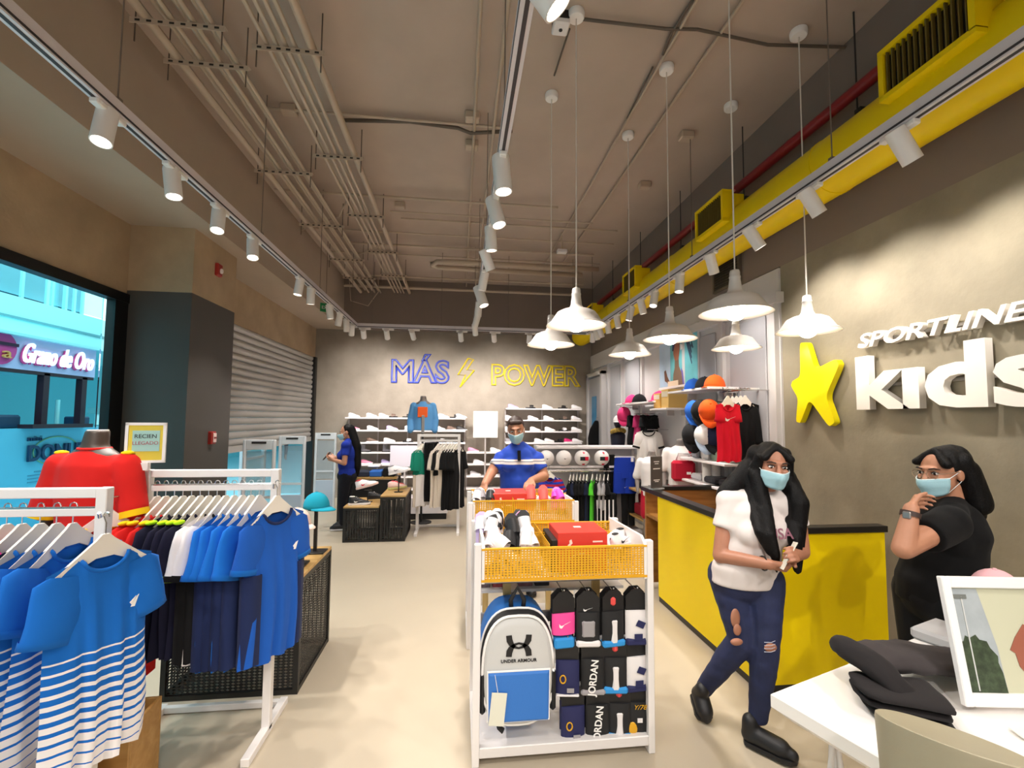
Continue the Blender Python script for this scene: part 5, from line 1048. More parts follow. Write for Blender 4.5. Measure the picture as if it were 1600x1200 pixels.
# faceouts with red tee and black garments
o=MB().tube([(.45,0,0),(-.02,0,0),(-.03,0,.02)],.007,6).build('faceout_arm',CHROME,loc=(2.53,4.02,2.0)); tag(o,'chrome arm carrying the red T-shirt','display arm')
def tick_front(t): swm(t,.10,.05,-.15,WSM,.055)
shirt('red T-shirt with a white tick hanging on the right wall',fab('bright_red','d8142c'),None,cat='t-shirt',loc=(2.55,4.02,1.865),rz=R(-8),w=.23,h=.55,sl=.12,sw=.12,neck=.06,slope=.3,sa=8,seed=4,extra=tick_front); hanger((2.55,4.02,1.865),R(-8),'white hanger of the red T-shirt with a white tick','hangers on the right wall').scale=(.6,1,1)
o=MB().tube([(0,.35,0),(0,-.1,0)],.012,8).build('hanging_rail',CHROME,loc=(2.83,4.2,2.015)); tag(o,'chrome rail for the black jackets on the right wall','rail'); MB().box((.08,-.05,0),(.16,.03,.03)).build('rail_bracket',WHITE,o); MB().box((.08,.3,0),(.16,.03,.03)).build('rail_bracket',WHITE,o)
for i in range(4):
    lb='black jacket on the right wall rail, %s from the near end'%ORD[i]; y=4.17+.07*i
    shirt(lb,BLKF,None,'black jackets on the right wall','jacket',(2.83,y,1.88),R(-20),'jacket',neck=.06,w=.25,h=.56,sl=.34,sw=.10,slope=.36,sa=8,seed=300+i,dep=.04); hanger((2.83,y,1.88),R(-20),'white hanger of the '+lb,'hangers on the right wall').scale=(.6,1,1)
# dressed mannequins
def dressed(label,x,y,rz,top_m,top_lb,low_m,low_lb,skin,s=.86,arms_m=None,z0=.62,longl=False,head=False):
    t=thing('mannequin',label,'mannequin',(x,y,0),rz); mb=MB(); mb.m=M.Translation((0,0,z0+.20)); bust(mb,s)
    for sg in(-1,1): caps(mb,(sg*.075*s,0,.02),(sg*.085*s,.0,-.42*s),.075*s,.05*s); caps(mb,(sg*.085*s,0,-.42*s),(sg*.085*s,.01,-.80*s),.048*s,.035*s)
    if head: ell(mb,(0,-.01,.66*s),(.075*s,.09*s,.11*s))
    smoothed(mb,'body',skin,t,.012); MB().lathe([(.001,.012),(.17,.01),(.17,.0),(.001,0)],20).tube([(0,.05,.01),(0,.05,z0+.2)],.014,8).build('stand',mat('stand_steel','a8a8a8',.3,.8),t)
    q=thing('top',top_lb,'t-shirt',(x,y,0),rz); mb=MB(); mb.m=M.Translation((0,0,z0+.20))
    cut(mb,[((0,0,-.07),.165*s,.13*s),((0,0,.12*s),.155*s,.115*s),((0,0,.28*s),.172*s,.115*s),((0,.005,.40*s),.178*s,.107*s),((0,.012,.465*s),.12*s,.075*s),((0,.012,.495*s),.07*s,.062*s)])
    for sg in(-1,1): caps(mb,(sg*.16*s,.01,.41*s),(sg*.218*s,.02,.20*s),.064*s,.06*s)
    smoothed(mb,'body',top_m,q,.011,6,disp=lambda c:.004*noise.noise(c*11))
    w_=thing('bottoms',low_lb,'trousers',(x,y,0),rz); mb=MB(); mb.m=M.Translation((0,0,z0+.20)); cut(mb,[((0,0,-.1),.15*s,.12*s),((0,0,.05),.14*s,.105*s)])
    for sg in(-1,1): caps(mb,(sg*.075*s,0,-.02),(sg*.088*s,0,(-.74 if longl else -.34)*s),.09*s,(.06 if longl else .085)*s)
    smoothed(mb,'body',low_m,w_,.012,6)
    return t,q
MGR=mat('mannequin_grey','7c7470',.5); RDK=fab('crimson','b01830')
SILV=mat('mannequin_silver','c0bcb8',.4)
t,q=dressed('headless mannequin in a white and grey shirt by the wooden table',2.42,5.45,R(-15),fab('silver_white','d6d2d2'),'white and grey shirt on the left dressed mannequin',RDK,'crimson shorts on the left dressed mannequin',MGR)
o=MB().box((0,0,0),(.1,.01,.2),.004).build('print_panel',GREY,q); o.location=(.03,-.108,.98)
t,q=dressed('headless mannequin in a white shirt with crimson shoulder',2.70,5.25,R(-20),fab('warm_white','e2dcd8'),'white shirt with crimson shoulder on the right dressed mannequin',RDK,'crimson long trousers on the right dressed mannequin',MGR,s=.95,z0=.72,longl=True)
MB().ball((.14,-.03,1.31),(.075,.07,.06),12,8).build('shoulder_panel',RDK,q,smooth='all')
t=thing('sport_bag','crimson sport bag hanging between the two mannequins','bag',(2.66,5.12,.98),R(-15)); MB().box((0,0,.12),(.26,.14,.24),.03).build('body',RDK,t); MB().tube([(-.08,0,.23),(-.06,-.02,.33),(.06,-.02,.33),(.08,0,.23)],.01,6).build('handle',fab('silver_white','d6d2d2'),t,smooth='all'); MB().box((.05,-.072,.1),(.05,.004,.03)).build('mark',WSM,t)
o=MB().tube([(.33,0,0),(0,0,0)],.008,6).build('bag_arm',CHROME,loc=(2.66,5.10,1.30)); tag(o,'chrome arm carrying the crimson bag','display arm')
for i,(x,y,m,bm_,lb) in enumerate(((2.62,4.86,CK,CK,'charcoal cap hanging low beside the white cap'),(2.66,4.66,CW,fab('pale_blue','a8bcd4'),'white cap with pale blue brim hanging low'),(2.72,4.60,fab('cap_navy','1c2440'),CK,'navy cap hanging low behind the white cap'))):
    cap_arm('chrome arm holding the '+lb.split(' hanging')[0],x,y,1.64); cap_thing(lb,m,(x+.02,y,1.53),R(-20),'caps hanging low by the red T-shirt',tilt=R(55),s=1.35,brim=bm_)
trousers('white trousers hanging below the low caps',(2.78,4.72,1.43),fab('warm_white','e2dcd8'),R(-20),.62,.2)
o=MB().box((0,0,.65),(.03,.34,1.3),.003).build('side_panel',SHW,loc=(2.86,4.95,.0)); tag(o,'upright white panel beside the hanging white trousers','panel')
for i,(y,c,lb) in enumerate(((6.85,BLKF,'black tops hanging under the far pink cap shelf'),(6.6,fab('dark_pink','a8285c'),'dark pink top hanging under the pink cap shelf'),(6.35,BLKF,'black top nearer under the pink cap shelf'))):
    shirt(lb,c,None,'tops under the pink cap shelf','garment',(2.78,y,1.78),R(-15),w=.26,h=.48,sl=.14,sw=.12,slope=.3,sa=8,seed=400+i)
    o=MB().tube([(.20,.01,0),(0,.01,0)],.007,6).build('hanger_arm',CHROME,loc=(2.76,y,1.80)); tag(o,'chrome arm of the '+lb,'display arm')
shirt('white T-shirt with black sleeves behind the left mannequin',fab('warm_white','e2dcd8'),BLKF,None,'t-shirt',(2.66,6.1,1.55),R(-10),w=.34,h=.5,sl=.18,sw=.15,slope=.34,sa=14,seed=12)
o=MB().tube([(.31,.01,0),(0,.01,0)],.007,6).build('hanger_arm',CHROME,loc=(2.65,6.1,1.565)); tag(o,'chrome arm of the black sleeved white T-shirt','display arm')
# seated small mannequin head with cap over the ball unit (bust with scarf)
t=thing('mannequin','dark bust with patterned yellow scarf behind the ball unit','mannequin',(2.72,7.5,0),R(-20)); mb=MB(); mb.m=M.Translation((0,0,1.12)); bust(mb,.8,arms=False); ell(mb,(0,-.01,.53),(.07,.085,.1)); smoothed(mb,'torso',mat('mannequin_navy','2a2a3e',.5),t,.012); MB().lathe([(.001,.015),(.17,.012),(.17,.0),(.001,0)],20).tube([(0,0,.01),(0,0,1.14)],.018,8).build('stand',BLACK,t)
o=MB().tube([(.10*math.cos(a),-.01+.085*math.sin(a),1.50-.03*math.sin(a)) for a in [2*PI*q/16 for q in range(17)]],.04,8).build('scarf',mat('yellow_pattern','c8a850',.8,var=.6,scale=30),smooth='all',loc=(2.72,7.5,0)); tag(o,'patterned yellow scarf round the dark bust','scarf')
cap_thing('white cap worn by the dark bust',CW,(2.72,7.49,1.665),R(-20))
t=thing('garment_bag','long black coat hanging in the far right doorway','coat',(2.85,9.15,1.02)); MB().loft([[(w_*math.cos(a),.05*math.sin(a),z) for a in [2*PI*q/16 for q in range(16)]] for z,w_ in((0,.17),(.3,.18),(.48,.14),(.6,.07),(.66,.03))]).build('coat_body',BLKF,t,smooth=True); MB().tube([(0,0,.64),(0,.0,.72),(.06,0,.72)],.006,6).build('hook',CHROME,t)
# ================================================================= people
def rz_(a): return M.Rotation(a,4,'Z')
def cone(mb,a,b,ra,rb,n=16):
    a,b=V(a),V(b); d=b-a; L=d.length; q=V((0,0,1)).rotation_difference(d.normalized()).to_matrix().to_4x4(); old=mb.m; mb.m=(old if old else M.Identity(4))@M.Translation(a)@q
    mb.lathe([(ra,0),(ra*.5+rb*.5,L*.5),(rb,L)],n); mb.m=old
def head_shapes(mb,hm):
    old=mb.m; mb.m=hm
    ell(mb,(0,.012,.028),(.073,.09,.085)); ell(mb,(0,-.022,-.028),(.061,.068,.085)); ell(mb,(0,-.048,-.083),(.033,.032,.030)); ell(mb,(0,-.078,.030),(.045,.014,.012))
    caps(mb,(0,-.088,.014),(0,-.106,-.020),.009,.0135,10); ell(mb,(0,-.090,-.052),(.022,.009,.007)); ell(mb,(0,-.088,-.062),(.019,.009,.006))
    for s in(-1,1): ell(mb,(s*.072,.012,-.008),(.010,.021,.031)); ell(mb,(s*.036,-.066,-.018),(.022,.02,.02))
    caps(mb,(0,.02,-.06),(0,.035,-.15),.052,.056); mb.m=old
def hand_shapes(mb,w,d,nrm,side,curl=.45,k=1.0,spread=.0215):
    d=V(d).normalized(); nrm=(V(nrm)-d*V(nrm).dot(d)).normalized(); s=d.cross(nrm).normalized()*side; w=V(w)
    for o in(-.024,-.008,.008,.024): caps(mb,w+s*o*.7*k,w+d*.082*k+s*o*1.15*k,.0165*k,.0135*k,10)
    for i,(o,L) in enumerate(((.032,.070),(.011,.078),(-.011,.072),(-.032,.056))):
        p=w+d*.085*k+s*o*k*(spread/.0215); a=.25*curl; 
        for j,f in enumerate((.44,.32,.24)):
            a+=curl*(.7 if j==0 else 1.0); q=p+(d*math.cos(a)+nrm*math.sin(a))*L*f*k; caps(mb,p,q,(.0085-.0006*j)*k,(.008-.0006*j)*k,8); p=q
    b=w+d*.02*k+s*.026*k; m_=b+(d*.75+s*.62+nrm*.25).normalized()*.042*k; e=m_+(d*.9+s*.15+nrm*.45).normalized()*.034*k; caps(mb,b,m_,.0135*k,.0105*k,8); caps(mb,m_,e,.0105*k,.008*k,8)
def torso_shapes(mb,J,yaw,g=0.0,k=1.0,belly=1.0,bust=1.0,low=True):
    Rm=rz_(yaw); P,Cc,N=J['pelvis'],J['chest'],J['neck']
    if low: ell(mb,P,(.165*k+g,.125*k+g,.135+g),Rm)
    mid=P.lerp(Cc,.5); ell(mb,mid+(Rm@V((0,-.012*belly,0))),(.145*k+g,.118*k*belly+g,.17+g),Rm); ell(mb,Cc,(.155*k+g,.112*k+g,.165+g),Rm)
    for s in(-1,1):
        if bust: ell(mb,Cc+(Rm@V((s*.068*k,-.078*k,-.02))),(.072*bust+g,.062*bust+g,.068*bust+g),Rm)
    caps(mb,J['shR'],J['shL'],.052+g,.052+g); 
    caps(mb,J['shR'].lerp(N,.35),J['neck']+V((0,0,.01)),.045+g,.045+g*.5); caps(mb,J['shL'].lerp(N,.35),J['neck']+V((0,0,.01)),.045+g,.045+g*.5)
def limb(mb,pts,rs,n=14):
    for a,b,ra,rb in zip(pts,pts[1:],rs,rs[1:]): caps(mb,a,b,ra,rb,n)
SKIN=mat('skin_tan','a8735a',.5,var=.05,scale=20); SKIN2=mat('skin_warm','b58064',.5,var=.05,scale=20); HAIR=mat('black_hair','050405',.55,spec=.2,bump=.3,bscale=180); HAIRB=mat('brown_hair','2e1c14',.5,bump=.3,bscale=180)
MASKM=mat('mask_blue','9ec8d4',.7,bump=.1,bscale=150); MASKW=mat('mask_white','dce8ea',.7); EYEW=mat('eye_white','e8e0dc',.3); IRIS=mat('eye_dark','1e120c',.2); BROW=mat('eyebrow','1c1210',.8); LIP=mat('lips','9a4f48',.5)
def face_parts(t,hm,mask=True,down=0.0):
    def put(mb,nm,m,par=None,**k): return mb.build(nm,m,par or t,**k)
    for s in(-1,1):
        mb=MB(); mb.m=hm; ell(mb,(s*.031,-.0795,.010),(.0135,.007,.0065),None,12,8); e=put(mb,'eye',EYEW,smooth='all')
        mb=MB(); mb.m=hm; ell(mb,(s*.031,-.0845,.009-down),(.0065,.003,.006),None,10,8); put(mb,'iris',IRIS,e,smooth='all')
        mb=MB(); mb.m=hm; mb.tube([(s*.046,-.078,.0125),(s*.031,-.0865,.0185),(s*.016,-.083,.012)],.0022,5); put(mb,'eyelid',BROW,e)
        mb=MB(); mb.m=hm; mb.tube([(s*.052,-.076,.030),(s*.036,-.0905,.036),(s*.014,-.0915,.031)],[.002,.0035,.0028],6); put(mb,'eyebrow',BROW)
    if mask:
        mb=MB(); mb.m=hm; nu,nv=14,8; vs=[]
        for j in range(nv+1):
            v=j/nv; z=-.012-.088*v; 
            for i in range(nu+1):
                u=-1+2*i/nu; th=u*R(74); rr=.068-.016*v*v*(1 if v>.5 else .6); prow=.052*math.exp(-(u*2.2)**2)*(1-.45*abs(v-.2)*1.4)
                vs.append((rr*math.sin(th)*1.02,-.030-(.066-.012*v*v)*math.cos(th)-prow+.004*math.sin(12*v)*.4,z-.012*abs(u)**2*(1-v)*.0+.018*abs(u)**3*(v-.1)))
        fs=[(j*(nu+1)+i,j*(nu+1)+i+1,(j+1)*(nu+1)+i+1,(j+1)*(nu+1)+i) for j in range(nv) for i in range(nu)]
        mk=put(mb.add(vs,fs),'face_mask',MASKM,smooth='all',solid=.003)
        mb=MB(); mb.m=hm; mb.tube([vs[i] for i in range(nu+1)],.0025,5); put(mb,'mask_edge',MASKW,mk)
        for s in(-1,1):
            e=0 if s<0 else nu
            for j in(0,nv): mb=MB(); mb.m=hm; mb.tube([vs[j*(nu+1)+e],(s*.078,.004,.012 if j==0 else -.034)],.0014,4); put(mb,'mask_loop',MASKW,mk)
    else:
        mb=MB(); mb.m=hm; ell(mb,(0,-.098,-.057),(.02,.004,.006)); put(mb,'lips',LIP,smooth='all')
def hmat(c,yaw,pitch=0,roll=0,s=1.0): return M.Translation(c)@rz_(yaw)@M.Rotation(pitch,4,'X')@M.Rotation(roll,4,'Y')@M.Scale(s,4)
def shoe_on(t,toe,heel,m,sole,nm='shoe',h=.09,w=.045):
    toe,heel=V(toe),V(heel); d=(toe-heel); s=V((-d.y,d.x,0)).normalized(); up=s.cross(d.normalized())*-1
    if up.z<0: up=-up
    mb=MB(); caps(mb,heel+up*.045,toe+up*.03,.045,.032); caps(mb,heel+up*.06,heel+up*(h+.02),.042,.04); caps(mb,heel+d*.25+up*.05,heel+d*.75+up*.04,.047,.047)
    o=smoothed(mb,nm,m,t,.007,4)
    r=[]
    for q,(f,w_) in enumerate(((-.16,.02),(-.1,.04),(.2,.046),(.5,.046),(.8,.05),(1.02,.042),(1.13,.015))): r.append([heel+d*f+s*w_+up*0,heel+d*f-s*w_,heel+d*f-s*w_+up*.02,heel+d*f+s*w_+up*.02])
    MB().loft(r).build('sole',sole,o); return o
def base_thing(label,x,y): return thing('person',label,'person',(x,y,0))
def rel(o,**k): return {n:V(p)-o.location for n,p in k.items()}
# ---- walking woman -------------------------------------------------------------------------
ax,ay=1.53,2.34
t=base_thing('woman in white T-shirt, ripped jeans and blue mask walking past the yellow counter',ax,ay)
J=rel(t,pelvis=aty(1163,900,2.38),chest=aty(1178,822,2.36),neck=aty(1196,772,2.36),shR=aty(1138,783,2.40),shL=aty(1240,786,2.29),hipR=aty(1137,905,2.42),hipL=aty(1194,912,2.34),knR=aty(1160,1000,2.33),anR=aty(1099,1074,2.55),knL=aty(1196,1008,2.27),anL=aty(1184,1122,2.30),elR=aty(1126,868,2.36),wrR=aty(1203,882,2.13),elL=aty(1252,862,2.24),wrL=aty(1232,872,2.11),toeR=V((1.405,2.50,.01)),toeL=V((1.665,2.15,.012)),heelL=V((1.545,2.295,.012)))
hm=hmat(V(aty(1206,728,2.31))-t.location,R(-18),R(6),R(4),1.06)
yaw=R(2); mb=MB(); head_shapes(mb,hm); caps(mb,J['neck']+V((0,.01,-.06)),hm@V((0,.03,-.07)),.056,.052); torso_shapes(mb,J,yaw,0,1.02,1.0,.95)
for s in 'RL':
    limb(mb,(J['hip'+s],J['kn'+s],J['an'+s]),(.090,.055,.036)); limb(mb,(J['sh'+s],J['el'+s],J['wr'+s]),(.052,.042,.027))
hand_shapes(mb,J['wrR'],(.9,-.3,-.12),(.2,.6,.7),-1,.75,.95); hand_shapes(mb,J['wrL'],(-.2,-.75,.45),(-.7,.2,-.2),1,.9,.95)
smoothed(mb,'body',SKIN,t,.0052,4); face_parts(t,hm)
mb=MB(); Rm=rz_(yaw); torso_shapes(mb,J,yaw,.014,1.02,1.02,.97,low=False)
p=J['pelvis']; cut(mb,[(p+V((0,0,-.035)),.185,.150),(p+V((.0,-.01,.06)),.178,.147),(p.lerp(J['chest'],.5)+V((0,-.01,0)),.162,.135),(J['chest'],.16,.12)])
for s in 'RL': cone(mb,J['sh'+s].lerp(J['chest'],.12),J['sh'+s].lerp(J['el'+s],.52),.072,.066)
TW_=fab('tee_white','d6cdca'); o=smoothed(mb,'t_shirt',TW_,t,.0075,10,disp=lambda c:.005*noise.noise(V((c.x*7,c.y*7,c.z*16))))
prn=letter('print','USA',.075,mat('tee_print','8a5a6a',.8),o,J['chest']+V((.015,-.196,-.02)),yaw,R(-12),depth=.002,bold=.02)
mb=MB(); ell(mb,J['pelvis']+V((0,.005,-.02)),(.176,.138,.13)); 
for s in 'RL': limb(mb,(J['hip'+s]+V((0,0,.02)),J['kn'+s]),(.106,.070)); limb(mb,(J['kn'+s],J['kn'+s].lerp(J['an'+s],.4)),(.070,.066)); cone(mb,J['kn'+s].lerp(J['an'+s],.35),J['an'+s]+V((0,0,-.012)),.066,.046)
JEAN=mat('jeans_denim','20294e',.8,var=.35,scale=5,bump=.15,bscale=300); jn=smoothed(mb,'jeans',JEAN,t,.0075,5,disp=lambda c:.004*noise.noise(V((c.x*9,c.y*9,c.z*20))))
for c,r_ in((aty(1149,966,2.285),(.026,.012,.05)),(aty(1151,1003,2.262),(.034,.014,.018)),(aty(1204,1012,2.205),(.034,.014,.022)),(aty(1152,984,2.275),(.022,.01,.03))):
    mb=MB(); ell(mb,V(c)-t.location,r_); mb.build('rip',SKIN,jn,smooth='all')
for k in range(4): q=V(aty(1204,1004+5*k,2.178))-t.location; MB().tube([q+V((-.03,.006,0)),q+V((0,-.004,.002)),q+V((.03,.006,.004))],.0016,4).build('thread',mat('denim_thread','b8bccc',.8),jn)
shoe_on(t,J['toeR'],J['anR']+V((-.02,.035,-.075)),SB,SB); shoe_on(t,J['toeL'],J['heelL'],SB,SB)
mb=MB(); old=None; mb.m=hm; ell(mb,(0,.030,.036),(.082,.094,.088)); caps(mb,(0,-.03,.108),(-.062,-.062,.05),.018,.02); caps(mb,(0,-.03,.108),(.062,-.062,.05),.018,.02)
for s in(-1,1): caps(mb,(s*.066,-.02,.05),(s*.080,.0,-.06),.026,.03); caps(mb,(s*.06,.05,.05),(s*.07,.06,-.12),.05,.055)
mb.m=None
N_=J['neck']; Q=J['chest']
for ch in (((hm@V((-.075,-.01,-.05)),.042),(N_+V((-.075,-.085,-.06)),.044),(Q+V((-.045,-.185,-.0)),.034),(Q+V((-.03,-.205,-.10)),.024),(Q+V((-.02,-.20,-.18)),.008)),((hm@V((-.08,.03,-.04)),.045),(N_+V((-.095,-.045,-.05)),.048),(Q+V((-.075,-.165,.01)),.034),(Q+V((-.055,-.19,-.09)),.012)),((hm@V((-.05,.06,-.05)),.06),(J['shR']+V((.035,.05,.0)),.06),(J['shR']+V((.02,.09,-.14)),.04)),((hm@V((.078,.0,-.06)),.042),(N_+V((.10,-.075,-.06)),.046),(Q+V((.115,-.165,-.03)),.036),(Q+V((.12,-.17,-.20)),.012)),((hm@V((.085,.03,-.05)),.045),(J['shL']+V((-.015,-.05,.01)),.055),(Q+V((.15,-.12,-.08)),.045),(Q+V((.15,-.13,-.2)),.02)),((hm@V((.04,.06,-.05)),.06),(J['shL']+V((-.03,.06,0)),.05)),((hm@V((-.09,.05,-.02)),.05),(J['shR']+V((.0,.03,.03)),.05))):
    for (a,ra),(b,rb) in zip(ch,ch[1:]): caps(mb,a,b,ra,rb)
smoothed(mb,'hair',HAIR,t,.0065,5,disp=lambda c:.0035*noise.noise(V((c.x*45,c.y*45,c.z*6))))
MB().tube([J['wrR'].lerp(J['elR'],.12)+V((0,.034*math.cos(a),.034*math.sin(a))) for a in [2*PI*k/14 for k in range(15)]],.004,6).build('bracelet',BLACK,t)
o=MB().box((0,0,0),(.004,.07,.15)).build('paper_card',mat('paper_white','dcd6c8',.6)); o.location=aty(1232,868,2.07); o.rotation_euler=(R(-12),R(28),R(-30)); tag(o,'white paper card held in the walking woman\'s hands','paper')
# ---- woman at the right wall -----------------------------------------------------------------
t=base_thing('woman in black T-shirt with glasses covering her mouth beside the wall',2.40,2.02)
J=rel(t,pelvis=V((2.40,2.04,.86)),chest=aty(1482,832,2.02),neck=aty(1488,784,2.02),shL=aty(1488,814,1.86),shR=aty(1478,806,2.18),hipL=V((2.38,1.95,.83)),hipR=V((2.38,2.12,.83)),knL=V((2.35,1.95,.46)),knR=V((2.38,2.13,.46)),anL=V((2.39,1.95,.08)),anR=V((2.42,2.13,.08)),elL=aty(1412,857,1.82),wrL=aty(1424,795,1.83),elR=V((2.54,2.26,1.02)),wrR=V((2.52,2.27,.80)))
hm=hmat(V(aty(1470,738,2.0))-t.location,R(-84),R(8),0,1.04)
yaw=R(-86); mb=MB(); head_shapes(mb,hm); caps(mb,J['neck']+V((0,0,-.07)),hm@V((0,.03,-.07)),.058,.054); torso_shapes(mb,J,yaw,0,.98,1.05,1.0)
for s in 'RL': limb(mb,(J['hip'+s],J['kn'+s],J['an'+s]),(.098,.06,.038)); limb(mb,(J['sh'+s],J['el'+s],J['wr'+s]),(.056,.046,.030))
mth=hm@V((0,-.115,-.05)); hd=(mth+V((-.025,-.02,.0))-J['wrL']); hand_shapes(mb,J['wrL'],hd,(.75,.35,.2),-1,.55,1.02); hand_shapes(mb,J['wrR'],(-.1,0,-.95),(0,-1,0),1,.5,1.0)
smoothed(mb,'body',SKIN2,t,.0052,4); face_parts(t,hm)
mb=MB(); torso_shapes(mb,J,yaw,.016,.99,1.06,1.0); p=J['pelvis']; Rm=rz_(yaw)
mb.m=Rm; iv=Rm.inverted(); cut(mb,[(iv@(p+V((0,0,-.06))),.19,.155),(iv@(p+V((0,0,.06))),.182,.15),(iv@p.lerp(J['chest'],.55),.17,.14),(iv@J['chest'],.16,.12)]); mb.m=None
for s in 'RL': cone(mb,J['sh'+s].lerp(J['chest'],.15),J['sh'+s].lerp(J['el'+s],.56),.085,.078)
smoothed(mb,'t_shirt',fab('tee_black','08080a'),t,.008,16,disp=lambda c:.006*noise.noise(V((c.x*7,c.y*7,c.z*14))))
mb=MB(); ell(mb,J['pelvis']+V((0,0,-.04)),(.155,.17,.13))
for s in 'RL': limb(mb,(J['hip'+s],J['kn'+s]),(.112,.078)); cone(mb,J['kn'+s]+V((0,0,.02)),J['an'+s]+V((0,0,.0)),.078,.055)
smoothed(mb,'trousers',fab('trousers_black','101013'),t,.009,5)
for s,yy in(('L',1.95),('R',2.13)): shoe_on(t,V((2.24,yy-.03,.012))-t.location,V((2.42,yy,.012))-t.location,SB,SB)
mb=MB(); mb.m=hm; ell(mb,(0,.034,.034),(.084,.096,.090)); caps(mb,(0,-.02,.11),(-.06,-.055,.055),.016,.02); caps(mb,(0,-.02,.11),(.062,-.05,.05),.016,.022)
for a,b,ra,rb in(((0,.08,.05),(0,.115,-.10),.075,.08),((0,.115,-.10),(.01,.125,-.215),.08,.062),((.05,.08,.0),(.055,.11,-.16),.055,.06),((-.05,.07,.0),(-.055,.1,-.18),.05,.055),((.06,.055,.05),(.06,.075,-.05),.04,.04)): caps(mb,a,b,ra,rb)
smoothed(mb,'hair',HAIR,t,.0065,5,disp=lambda c:.003*noise.noise(V((c.x*45,c.y*45,c.z*6))))
g=MB(); g.m=hm
for s in(-1,1): g.tube([(s*.032+.024*math.cos(a),-.100,.008+.021*math.sin(a)) for a in [2*PI*k/20 for k in range(21)]],.0013,5); g.tube([(s*.056,-.099,.012),(s*.077,-.02,.012),(s*.078,.02,.006)],.0013,5)
g.tube([(-.009,-.101,.012),(0,-.104,.015),(.009,-.101,.012)],.0013,5); g.build('glasses',mat('gold_wire','b8a088',.3,.8),t)
wd=(J['elL']-J['wrL']).normalized(); q=V((0,0,1)).rotation_difference(wd).to_matrix().to_4x4(); mb=MB(); mb.m=M.Translation(J['wrL']+wd*.025)@q; mb.lathe([(.036,-.011),(.038,-.011),(.038,.011),(.036,.011)],24,cap=False); wt=mb.build('watch_strap',mat('strap_brown','3c2c28',.6),t,smooth=True); o=MB().box((0,0,0),(.012,.03,.032),.004).build('watch_case',mat('watch_silver','9a9694',.3,.7),wt); o.location=J['wrL']+wd*.025+V((-.036,-.016,0)); o.rotation_euler=(0,0,R(25))
# ---- blue polo woman behind the second gondola ------------------------------------------------
t=base_thing('worker in blue polo with white chest band and mask sorting the second bin',.62,4.42)
J=rel(t,pelvis=V((.62,4.45,.87)),chest=aty(808,722,4.42),neck=aty(810,696,4.42),shR=aty(782,716,4.42),shL=aty(840,716,4.42),hipR=V((.53,4.45,.84)),hipL=V((.71,4.45,.84)),knR=V((.53,4.43,.46)),knL=V((.71,4.44,.46)),anR=V((.52,4.47,.08)),anL=V((.72,4.47,.08)),elR=aty(768,738,4.36),wrR=aty(757,757,4.10),elL=aty(850,744,4.36),wrL=aty(830,751,4.02))
hm=hmat(V(aty(806,672,4.38))-t.location,R(-8),R(14),R(-4),1.08)
mb=MB(); head_shapes(mb,hm); caps(mb,J['neck']+V((0,0,-.06)),hm@V((0,.03,-.07)),.062,.058); torso_shapes(mb,J,0,0,1.1,1.12,.9)
for s in 'RL': limb(mb,(J['hip'+s],J['kn'+s],J['an'+s]),(.10,.06,.04)); limb(mb,(J['sh'+s],J['el'+s],J['wr'+s]),(.06,.05,.032))
hand_shapes(mb,J['wrR'],(-.15,-.6,-.5),(0,-.4,-.8),-1,.5); hand_shapes(mb,J['wrL'],(-.4,-.75,-.25),(0,.2,-1),1,.5)
smoothed(mb,'body',SKIN2,t,.0065,4); face_parts(t,hm,down=.003)
mb=MB(); torso_shapes(mb,J,0,.016,1.1,1.15,.9); p=J['pelvis']; cut(mb,[(p+V((0,0,-.10)),.215,.18),(p+V((0,0,.06)),.205,.178),(p.lerp(J['chest'],.55),.19,.165),(J['chest'],.175,.135)])
for s in 'RL': cone(mb,J['sh'+s].lerp(J['chest'],.15),J['sh'+s].lerp(J['el'+s],.66),.080,.074)
POLO=mat('polo_blue','1040b0',.8,sheen=.1); nt=POLO.node_tree; tc=nt.nodes.new('ShaderNodeTexCoord'); sx_=nt.nodes.new('ShaderNodeSeparateXYZ'); cr=nt.nodes.new('ShaderNodeValToRGB'); mp=nt.nodes.new('ShaderNodeMapRange'); nt.links.new(tc.outputs['Object'],sx_.inputs[0]); nt.links.new(sx_.outputs[2],mp.inputs[0]); mp.inputs[1].default_value=J['chest'].z-.2; mp.inputs[2].default_value=J['chest'].z+.2
cr.color_ramp.interpolation='CONSTANT'; E=cr.color_ramp.elements; E[0].color=(*lin('1040b0'),1); E[1].position=.47; E[1].color=(*lin('d8d2d0'),1)
for ps,cc in((.53,'20305a'),(.545,'d8d2d0'),(.59,'1040b0')): e=E.new(ps); e.color=(*lin(cc),1)
nt.links.new(mp.outputs[0],cr.inputs[0]); nt.links.new(cr.outputs[0],nt.nodes['Principled BSDF'].inputs['Base Color'])
po=smoothed(mb,'polo_shirt',POLO,t,.009,6,disp=lambda c:.005*noise.noise(V((c.x*7,c.y*7,c.z*14))))
pl=MB().box((0,0,0),(.032,.01,.10),.003).build('placket',BLKF,po); pl.location=J['chest']+V((0,-.150,.075)); pl.rotation_euler=(R(-14),0,0); MB().tube([J['neck']+V((.066*math.cos(a),.07*math.sin(a)-.005,-.015-.02*max(0,-math.sin(a)))) for a in [2*PI*k/20 for k in range(21)]],.014,8).build('collar',BLKF,po,smooth='all')
mb=MB(); ell(mb,J['pelvis'],(.2,.17,.14))
for s in 'RL': limb(mb,(J['hip'+s],J['kn'+s]),(.115,.08)); cone(mb,J['kn'+s],J['an'+s],.08,.06)
smoothed(mb,'trousers',fab('trousers_black','101013'),t,.01,5)
for x in(.52,.72): shoe_on(t,V((x-.01,4.33,.012))-t.location,V((x,4.5,.012))-t.location,SB,SB)
